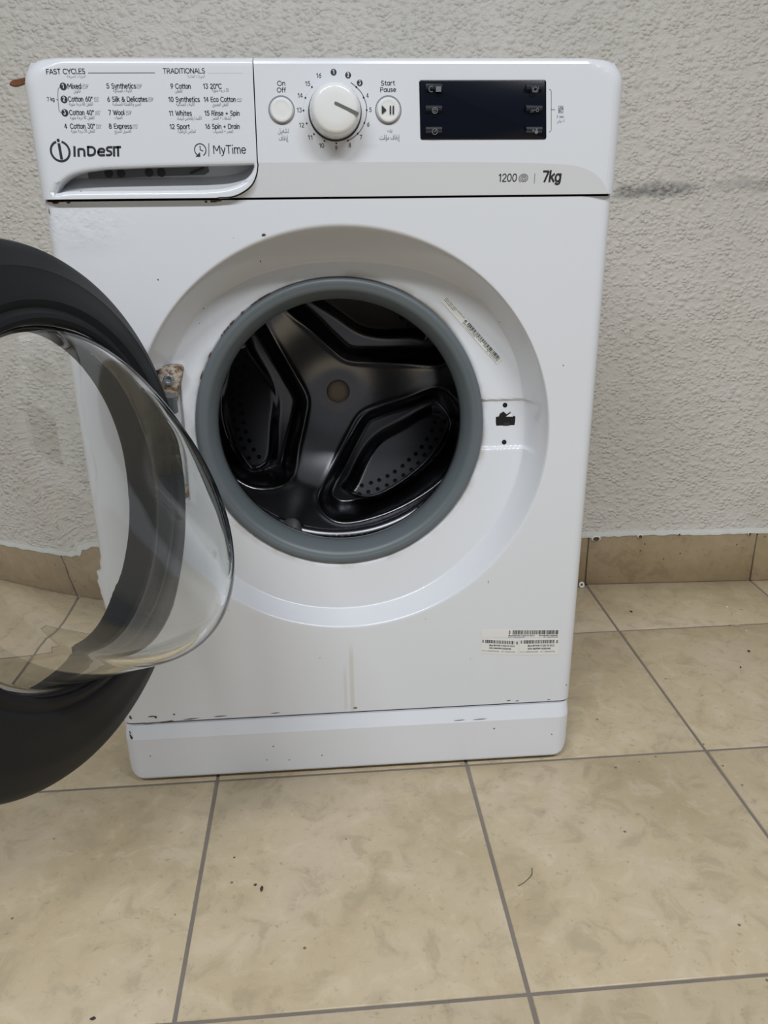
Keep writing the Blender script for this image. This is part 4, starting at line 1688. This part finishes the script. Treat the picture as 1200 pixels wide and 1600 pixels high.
# zinc bracket that runs from the plate to the door
DO = np.array([-0.2684, -0.2109, 0.4548])
TH, TL = 1.9115, -0.0819
DA = np.array([math.cos(TH), -math.sin(TH), 0])
n0 = np.array([math.sin(TH), math.cos(TH), 0])
DB = math.cos(TL) * np.array([0, 0, 1]) + math.sin(TL) * n0
DNV = math.cos(TL) * n0 - math.sin(TL) * np.array([0, 0, 1])
DFR = frame(DO, DA, DB, DNV)


def d3(a, b, n):
    return DO + DA * a + DB * b + DNV * n


for za, zb in ((0.497, 0.516), (0.404, 0.420)):
    mb = MB()
    R = []
    for z, w in ((za, 0.007), (za + 0.004, 0.009), (zb - 0.004, 0.009), (zb, 0.007)):
        R.append([(-0.200 - w * 0.6, 0.040, z), (-0.192 + w * 0.2, 0.034, z), (-0.186, 0.016, z), (-0.189, 0.006, z), (-0.196, 0.008, z), (-0.204, 0.026, z)])
    mb.rows(R, True, True, True)
    mb.build('hinge_arm', M['zinc'], hinge, angle=50)

# --- the open door
mb = MB()
prof = [(0.1595, 0.012), (0.1600, 0.0235), (0.1615, 0.0262), (0.1650, 0.0272), (0.1690, 0.0262), (0.1720, 0.0232), (0.1735, 0.0226), (0.1760, 0.0240), (0.1800, 0.0246), (0.1950, 0.0205), (0.2100, 0.0152), (0.2140, 0.0146), (0.2180, 0.0122), (0.2300, 0.0060),
        (0.2365, 0.0018), (0.2385, -0.0012), (0.2385, -0.0060), (0.2350, -0.0120), (0.2240, -0.0200), (0.2050, -0.0260), (0.1850, -0.0290), (0.1680, -0.0290), (0.1630, -0.0270), (0.1600, -0.0200), (0.1595, 0.012)]
EA, EB = -0.0046, 0.0087            # the glass sits a little above the middle of the ring


def ecc(r):
    t = min(1.0, max(0.0, (0.232 - r) / 0.05))
    return t * t * (3 - 2 * t)


rows_ = []
for r, h in prof:
    rows_.append([d3(EA * ecc(r) + r * math.cos(2 * math.pi * j / 200), EB * ecc(r) + r * math.sin(2 * math.pi * j / 200), h) for j in range(200)])
mb.rows(rows_)
door = mb.build('door', M['charcoal'], root, angle=24)
mb = MB()
mb.lathe([(0.2386, -0.0015), (0.2396, -0.0030), (0.2396, -0.0052), (0.2386, -0.0066)], DFR, 200)
mb.build('door_trim_ring', M['charcoal_edge'], door)

BD, BBE, BR_, BS, BT = 0.1047, 0.4503, 0.1418, 0.0315, -0.0065


def bowl_rows(off, fil, nb=120):
    ph = np.linspace(0, 2 * math.pi, nb, endpoint=False)
    cu, sv = np.cos(ph), np.sin(ph)
    Bp = np.stack([EA + (0.1585 - off) * cu, EB + (0.1585 - off) * sv, np.full(nb, 0.010)], 1)
    ru, rv = BT + (BR_ - off) * cu, BS + (BR_ - off) * sv
    Cn = np.stack([ru, rv, BD - math.tan(BBE) * rv - off], 1)
    Z = np.array([BT, BS, BD - math.tan(BBE) * BS + 0.006 - off])
    l1 = np.linalg.norm(Bp - Cn, axis=1)[:, None]
    p1 = Cn + (Bp - Cn) * np.minimum(fil / l1, 0.5)
    l2 = np.linalg.norm(Z - Cn, axis=1)[:, None]
    p2 = Cn + (Z - Cn) * np.minimum(fil * 1.3 / l2, 0.5)
    rows_ = [Bp + (p1 - Bp) * x for x in np.linspace(0, 1, 9)[:-1]]
    rows_ += [p1 * (1 - x) ** 2 + 2 * x * (1 - x) * Cn + x * x * p2 for x in np.linspace(0, 1, 13)]
    for x in np.linspace(0, 1, 12)[1:-1]:
        q = p2 + (Z - p2) * x
        rows_.append(q)
    return rows_


RO, RI = bowl_rows(0.0, 0.037), bowl_rows(0.0048, 0.031)
full = RI[::-1] + RO
R = [[d3(*q) for q in r] for r in full]
mb = MB()
mb.rows(R, True, True, True)
bowl = mb.build('glass_bowl', M['glass'], door, angle=80)

# --- stickers
def sticker(name, o, ex, ez, w, h, items, mat_p=None, parent=root, bend=None):
    """flat label at corner o spanned by unit vectors ex, ez; print items in fractions of w, h"""
    o, ex, ez = (np.array(q, float) for q in (o, ex, ez))
    nrm = np.cross(ex, ez)
    if nrm[1] > 0:
        nrm = -nrm
    mb = MB()
    t = 0.00025
    c = [o, o + ex * w, o + ex * w + ez * h, o + ez * h]
    mb.add([q for q in c] + [q + nrm * t for q in c], [(0, 3, 2, 1), (4, 5, 6, 7), (0, 1, 5, 4), (1, 2, 6, 5), (2, 3, 7, 6), (3, 0, 4, 7)])
    st_ = mb.build(name, mat_p or M['paper'], parent, smooth=False)
    V, Fa = [], []
    def put(v2, f2):
        k = len(V)
        V.extend([tuple(o + ex * a + ez * b + nrm * (t + 0.00012)) for a, b in v2])
        Fa.extend([tuple(i + k for i in q) for q in f2])
    rs_ = random.Random(11)
    for it in items:
        if it[0] == 'bar':
            _, x0, x1, z0, z1 = it
            x = x0 * w
            while x < x1 * w:
                bw = rs_.choice((0.0004, 0.0005, 0.0009, 0.0013))
                put([(x, z0 * h), (min(x + bw, x1 * w), z0 * h), (min(x + bw, x1 * w), z1 * h), (x, z1 * h)], [(0, 1, 2, 3)])
                x += bw + rs_.choice((0.0003, 0.0004, 0.0008))
        elif it[0] == 'box':
            _, x0, x1, z0, z1 = it
            put([(x0 * w, z0 * h), (x1 * w, z0 * h), (x1 * w, z1 * h), (x0 * w, z1 * h)], [(0, 1, 2, 3)])
        else:
            _, tx, x0, x1, z0, cap, bo = it
            g_, f_ = glyphs(tx, bo)
            a0, a1 = g_[:, 0].min(), g_[:, 0].max()
            sx = (x1 - x0) * w / (a1 - a0)
            put([(x0 * w + (q[0] - a0) * sx, z0 * h + q[1] * cap * h / 0.7) for q in g_], f_)
    mk('sticker_print', V, Fa, M['ink'], st_, smooth=False, kind='stuff')
    return st_


def front_label(name, pts, items, y=-0.0001):
    (ax, az), (bx, bz), (cx_, cz_) = [P(u, v, y) for u, v in pts]     # lower left, lower right, upper left
    e1 = np.array([bx - ax, 0, bz - az])
    e2 = np.array([cx_ - ax, 0, cz_ - az])
    w, h = np.linalg.norm(e1), np.linalg.norm(e2)
    return sticker(name, (ax, y, az), e1 / w, e2 / h, w, h, items)


SER = '869991620340'
front_label('rating_sticker', [(752, 996.5), (873.5, 996), (753, 984)],
            [('text', '0', 0.345, 0.365, 0.45, 0.45, 0.04), ('bar', 0.395, 0.98, 0.42, 0.93), ('text', 'Mod MTWE 71252 W GCC', 0.345, 0.68, 0.18, 0.17, 0.03), ('text', 'S/N ' + SER, 0.735, 0.98, 0.18, 0.17, 0.03),
             ('text', 'F.N. 2 8590626200', 0.345, 0.55, 0.0, 0.13, 0.0), ('text', 'B.I. 86690706', 0.80, 0.98, 0.0, 0.13, 0.0)])
for ll, lr, ul in (((752, 1021), (809.5, 1023.5), (752.5, 997)), ((811, 1023.5), (871.5, 1022.5), (812.5, 998))):
    front_label('barcode_sticker', [ll, lr, ul],
                [('text', '0', 0.02, 0.06, 0.72, 0.18, 0.04), ('bar', 0.10, 0.88, 0.70, 0.91), ('text', '0', 0.93, 0.98, 0.70, 0.19, 0.03), ('text', 'Mod MTWE 71252 W GCC', 0.21, 0.90, 0.52, 0.10, 0.035),
                 ('text', 'S/N ' + SER, 0.21, 0.80, 0.34, 0.10, 0.035), ('text', 'F.N. 2 8590626200', 0.02, 0.48, 0.16, 0.07, 0.0), ('text', 'B.I. 86690706', 0.55, 0.92, 0.16, 0.07, 0.0)])

# sticker on the floor of the recess, following the opening
def rec(u, v):
    y = 0.05
    for _ in range(6):
        x, z = P(u, v, y)
        y = floor_d(z) - 0.0006
    return np.array([x, y, z])


A, Bq, Cq = rec(689, 470.5), rec(776, 569), rec(697, 461.5)
e1, e2 = Bq - A, Cq - A
w = np.linalg.norm(e1)
e1 = e1 / w
e2 = e2 - e1 * (e2 @ e1)
h = np.linalg.norm(e2)
sticker('serial_sticker', A, e1, e2 / h, w, h,
        [('box', x_, x_ + w_, z_, z_ + 0.06) for x_, w_, z_ in ((0.01, 0.05, 0.80), (0.068, 0.07, 0.80), (0.146, 0.06, 0.80), (0.214, 0.08, 0.80), (0.302, 0.035, 0.80),
                                                       (0.01, 0.07, 0.60), (0.088, 0.04, 0.60), (0.136, 0.06, 0.60), (0.01, 0.045, 0.40), (0.063, 0.06, 0.40), (0.131, 0.05, 0.40))] + [
         ('text', '0', 0.355, 0.385, 0.55, 0.30, 0.04), ('bar', 0.41, 0.98, 0.50, 0.95), ('text', 'Mod MTWE 71252 W GCC', 0.36, 0.68, 0.30, 0.15, 0.03), ('text', 'S/N ' + SER, 0.72, 0.98, 0.30, 0.15, 0.03),
         ('text', 'F.N. 2 8590626200', 0.36, 0.58, 0.10, 0.12, 0.0), ('text', 'B.I. 86690706', 0.80, 0.98, 0.10, 0.12, 0.0)])

# --- rust, chips and dirt on the enamel
def blob(mb, c, w, h, rot_, n=11, y=-0.0002, rs_=random.Random(5)):
    pts = []
    for k_ in range(n):
        a_ = 2 * math.pi * k_ / n
        r = rs_.uniform(0.55, 1.1)
        x, z = w * r * math.cos(a_), h * r * math.sin(a_)
        pts.append((c[0] + x * math.cos(rot_) - z * math.sin(rot_), y, c[1] + x * math.sin(rot_) + z * math.cos(rot_)))
    mb.add(pts, [tuple(range(n))])


mb = MB()
for u, v, w, h, r in ((86, 317, 0.004, 0.0012, 0), (107, 316, 0.0035, 0.0012, 0.1), (88, 315.5, 0.006, 0.0007, 0), (335, 314.5, 0.0045, 0.0016, 0), (322, 315, 0.0022, 0.0014, 0), (343, 313, 0.003, 0.0014, 0), (77, 330, 0.0006, 0.004, 0),
                      (237, 1119.5, 0.006, 0.0012, 0.1), (243, 1120.5, 0.0025, 0.0022, 0.3), (204, 1121, 0.0018, 0.004, 0.4), (262, 1127, 0.012, 0.0009, 0.07), (300, 1123, 0.012, 0.0008, 0.07), (345, 1119, 0.010, 0.0009, 0.05), (232, 1131, 0.008, 0.0006, 0.05), (272, 1116.3, 0.0016, 0.0016, 0), (555, 1106, 0.003, 0.0012, 0), (430, 1114, 0.006, 0.0007, 0.05),
                      (795, 1094.5, 0.0035, 0.0008, 0.05), (808, 1095, 0.003, 0.0009, 0), (858, 1093, 0.003, 0.0008, 0)):
    mb = MB()
    blob(mb, P(u, v), w, h, r)
    mb.build('rust_chip', M['rust_brown'], front, smooth=False)
for u, v, w, h, r in ((247, 437, 0.0009, 0.0013, 0.5), (880, 571, 0.0007, 0.0007, 0), (365, 372, 0.0004, 0.0005, 0), (500, 1028, 0.0005, 0.0008, 0), (735, 1030, 0.0006, 0.0006, 0), (885, 1070, 0.0006, 0.0016, 0), (665, 967, 0.0006, 0.0006, 0),
                      (763, 909, 0.0005, 0.002, 0), (348, 945, 0.0009, 0.0009, 0), (357, 953, 0.0007, 0.0007, 0)):
    mb = MB()
    blob(mb, P(u, v), w, h, r)
    mb.build('dirt_speck', M['dirt'], front, smooth=False)
for u, v, w, h, r in ((206, 1153, 0.0016, 0.009, 0.35), (204, 1146, 0.001, 0.004, 0.2), (427, 1166, 0.0012, 0.0012, 0), (417, 1187, 0.001, 0.001, 0), (452, 1187, 0.001, 0.001, 0), (503, 1180, 0.0012, 0.0010, 0), (772, 1138, 0.0018, 0.0010, -0.5), (862, 1147, 0.001, 0.001, 0), (235, 1181, 0.001, 0.001, 0), (750, 1123.5, 0.011, 0.0006, 0.04), (718, 1125, 0.008, 0.0006, 0.03)):
    c = P(u, v, -0.006)
    yy = plinth_depth(np.array([c]))[0]
    mb = MB()
    blob(mb, P(u, v, yy), w, h, r, y=yy - 0.0004)
    mb.build('scuff_mark', M['dirt'], bpy.data.objects['plinth'], smooth=False)
for u, v, w, h in ((412, 367, 0.0032, 0.0014), (407, 408, 0.0008, 0.0014), (849, 740, 0.0011, 0.0011), (318, 482, 0.0006, 0.001), (312, 505, 0.0006, 0.0006), (780, 503, 0.001, 0.0005)):
    best = None
    # sits on the flank of the recess: slide along the line of sight until the surface is met
    for y in np.linspace(0.0, 0.06, 120):
        x, z = P(u, v, y)
        q = np.array([x, z])
        ro = np.hypot(q[0] - OC[0], q[1] - OC[1])
        fl_ = floor_d(z)
        rf = np.hypot(q[0] - FC[0], q[1] - FC[1])
        FR_ = floor_r(math.atan2(q[1] - FC[1], q[0] - FC[0]))
        t = np.clip((OR - ro) / max(1e-6, (OR - ro) + max(0, rf - FR_)), 0, 1)
        s_y = fl_ * t
        if y >= s_y:
            best = (x, y, z)
            break
    if best:
        mb = MB()
        blob(mb, (best[0], best[2]), w, h, 0.2, y=best[1] - 0.0008)
        mb.build('dirt_speck', M['dirt'], front, smooth=False)

rr_ = random.Random(21)
for k_ in range(14):
    a_ = math.radians(rr_.uniform(112, 158))
    x, z = GC[0] + 0.1742 * math.cos(a_), GC[1] + 0.1742 * math.sin(a_)
    mb = MB()
    blob(mb, (x, z), rr_.uniform(0.002, 0.009), rr_.uniform(0.0005, 0.0011), a_ + math.pi / 2, y=floor_d(z) - 0.0003)
    mb.build('rust_chip', M['rust_brown'], front, smooth=False)

# ------------------------------------------------------------------ small things on the floor
def loose(name, mb, m_, label, cat, group=None, **k_):
    o = mb.build(name, m_, None, **k_)
    c = np.mean([tuple(v.co) for v in o.data.vertices], 0)
    zmin = min(v.co.z for v in o.data.vertices)
    off = Vector((c[0], c[1], zmin))
    o.data.transform(Matrix.Translation(-off))
    o.location = off
    o['label'] = label
    o['category'] = cat
    if group:
        o['group'] = group
    return o


# ring leaning on the skirting by the machine
x, y = F(908.5, 918)
y = min(y, wall_y(x) - 0.018)
mb = MB()
R = []
for k_ in range(24):
    a_ = 2 * math.pi * k_ / 24
    row = []
    for m_ in range(8):
        b_ = 2 * math.pi * m_ / 8
        rr = 0.0042 + 0.0017 * math.cos(b_)
        row.append((x + rr * math.cos(a_), y + 0.0015 * math.sin(b_) + 0.3 * (rr * math.sin(a_)), 0.0062 + rr * math.sin(a_)))
    R.append(row)
R.append(R[0])
mb.rows(R)
loose('plastic_ring', mb, M['chalk'], 'tiny white ring on the floor at the skirting beside the washing machine', 'ring')
mb = MB()
a, b_ = np.array(F(1138, 977)), np.array(F(1158, 979))
t = (b_ - a) / np.linalg.norm(b_ - a)
nn = np.array([-t[1], t[0]]) * 0.0025
mb.rows([[(*(a), 0.0005), (*(a), 0.0012)] + [], [(*(a + t * 0.01 + nn), 0.0003), (*(a + t * 0.01 + nn), 0.0028)], [(*b_, 0.0003), (*b_, 0.002)], [(*(a + t * 0.012 - nn), 0.0003), (*(a + t * 0.012 - nn), 0.0026)], [(*(a), 0.0005), (*(a), 0.0012)]], False)
mb.add([(*a, 0.0012), (*(a + t * 0.01 + nn), 0.0028), (*b_, 0.002), (*(a + t * 0.012 - nn), 0.0026)], [(0, 1, 2, 3)])
loose('wood_splinter', mb, M['wood'], 'small pale wood splinter lying on the floor tiles near the skirting', 'splinter', smooth=False)


def crumb(u, v, w, l, h, name, m_, label, cat, ang_=0.0, seed=1):
    rs_ = random.Random(seed)
    x, y = F(u, v)
    mb = MB()
    n = 9
    def ringp(s_, z):
        return [(x + s_ * (w * k__[0] * math.cos(ang_) - l * k__[1] * math.sin(ang_)), y + s_ * (w * k__[0] * math.sin(ang_) + l * k__[1] * math.cos(ang_)), z) for k__ in base_]
    base_ = [(math.cos(2 * math.pi * k_ / n) * rs_.uniform(0.6, 1.1), math.sin(2 * math.pi * k_ / n) * rs_.uniform(0.6, 1.1)) for k_ in range(n)]
    mb.rows([ringp(0.9, 0.0002), ringp(1.0, h * 0.4), ringp(0.6, h)], True, True, True)
    return loose(name, mb, m_, label, cat)


crumb(1170, 1018, 0.0028, 0.003, 0.0022, 'dirt_crumb', M['dirt'], 'dark crumb on the floor tile at the right edge, larger of two', 'crumb', 0.2, 1)
crumb(1157, 1043, 0.0015, 0.0028, 0.0018, 'dirt_crumb', M['dirt'], 'thin dark crumb just in front of the bigger crumb at the right edge', 'crumb', -0.5, 2)
crumb(986, 956, 0.0022, 0.0042, 0.002, 'dirt_crumb', M['dirt'], 'dark sliver of dirt on the tile right of the machine near the skirting', 'crumb', 0.6, 3)
crumb(409, 1389, 0.0022, 0.0045, 0.0016, 'dirt_crumb', M['dirt'], 'brown curled crumb on the large tile in front of the machine', 'crumb', -0.2, 4)
crumb(399, 1383, 0.002, 0.002, 0.0012, 'dirt_crumb', M['dirt'], 'grey crumb touching the brown curled crumb on the front tile', 'crumb', 0.3, 5)
crumb(1136, 949, 0.0022, 0.0016, 0.002, 'paint_chip', M['chalk'], 'white paint flake on the tile between the skirting and the wood splinter', 'paint chip', 0.1, 6)
crumb(1166, 986, 0.0016, 0.0016, 0.0016, 'paint_chip', M['chalk'], 'white paint flake just right of the wood splinter', 'paint chip', 0.1, 7)
crumb(457, 1273, 0.0011, 0.0012, 0.001, 'paint_chip', M['chalk'], 'tiny white fleck on the tile directly in front of the plinth', 'paint chip', 0.1, 8)
crumb(366, 1340, 0.0018, 0.0012, 0.001, 'dirt_crumb', M['dirt'], 'black speck on the front tile right of the long grey joint', 'crumb', 0.1, 9)
crumb(145, 1592, 0.0035, 0.0022, 0.0012, 'dirt_crumb', M['dirt'], 'dark smudge of dirt at the bottom edge of the photo, left of the joint', 'crumb', 0.1, 10)
# curled hair
mb = MB()
pts = smooth_curve([F(809, 1385), F(818, 1380), F(826, 1373), F(831, 1366), F(831, 1357)], 6)
R = []
for i, q in enumerate(pts):
    a_ = np.array(pts[max(0, i - 1)])
    b_ = np.array(pts[min(len(pts) - 1, i + 1)])
    t = (b_ - a_) / np.linalg.norm(b_ - a_)
    nn = np.array([-t[1], t[0]])
    w = 0.0004
    R.append([(q[0] + nn[0] * w, q[1] + nn[1] * w, 0.0006), (q[0], q[1], 0.0011), (q[0] - nn[0] * w, q[1] - nn[1] * w, 0.0006), (q[0], q[1], 0.0002)])
mb.rows(R, True, True, True)
loose('hair_strand', mb, M['hair'], 'thin dark hair curled on the floor tile in front of the machine', 'hair')
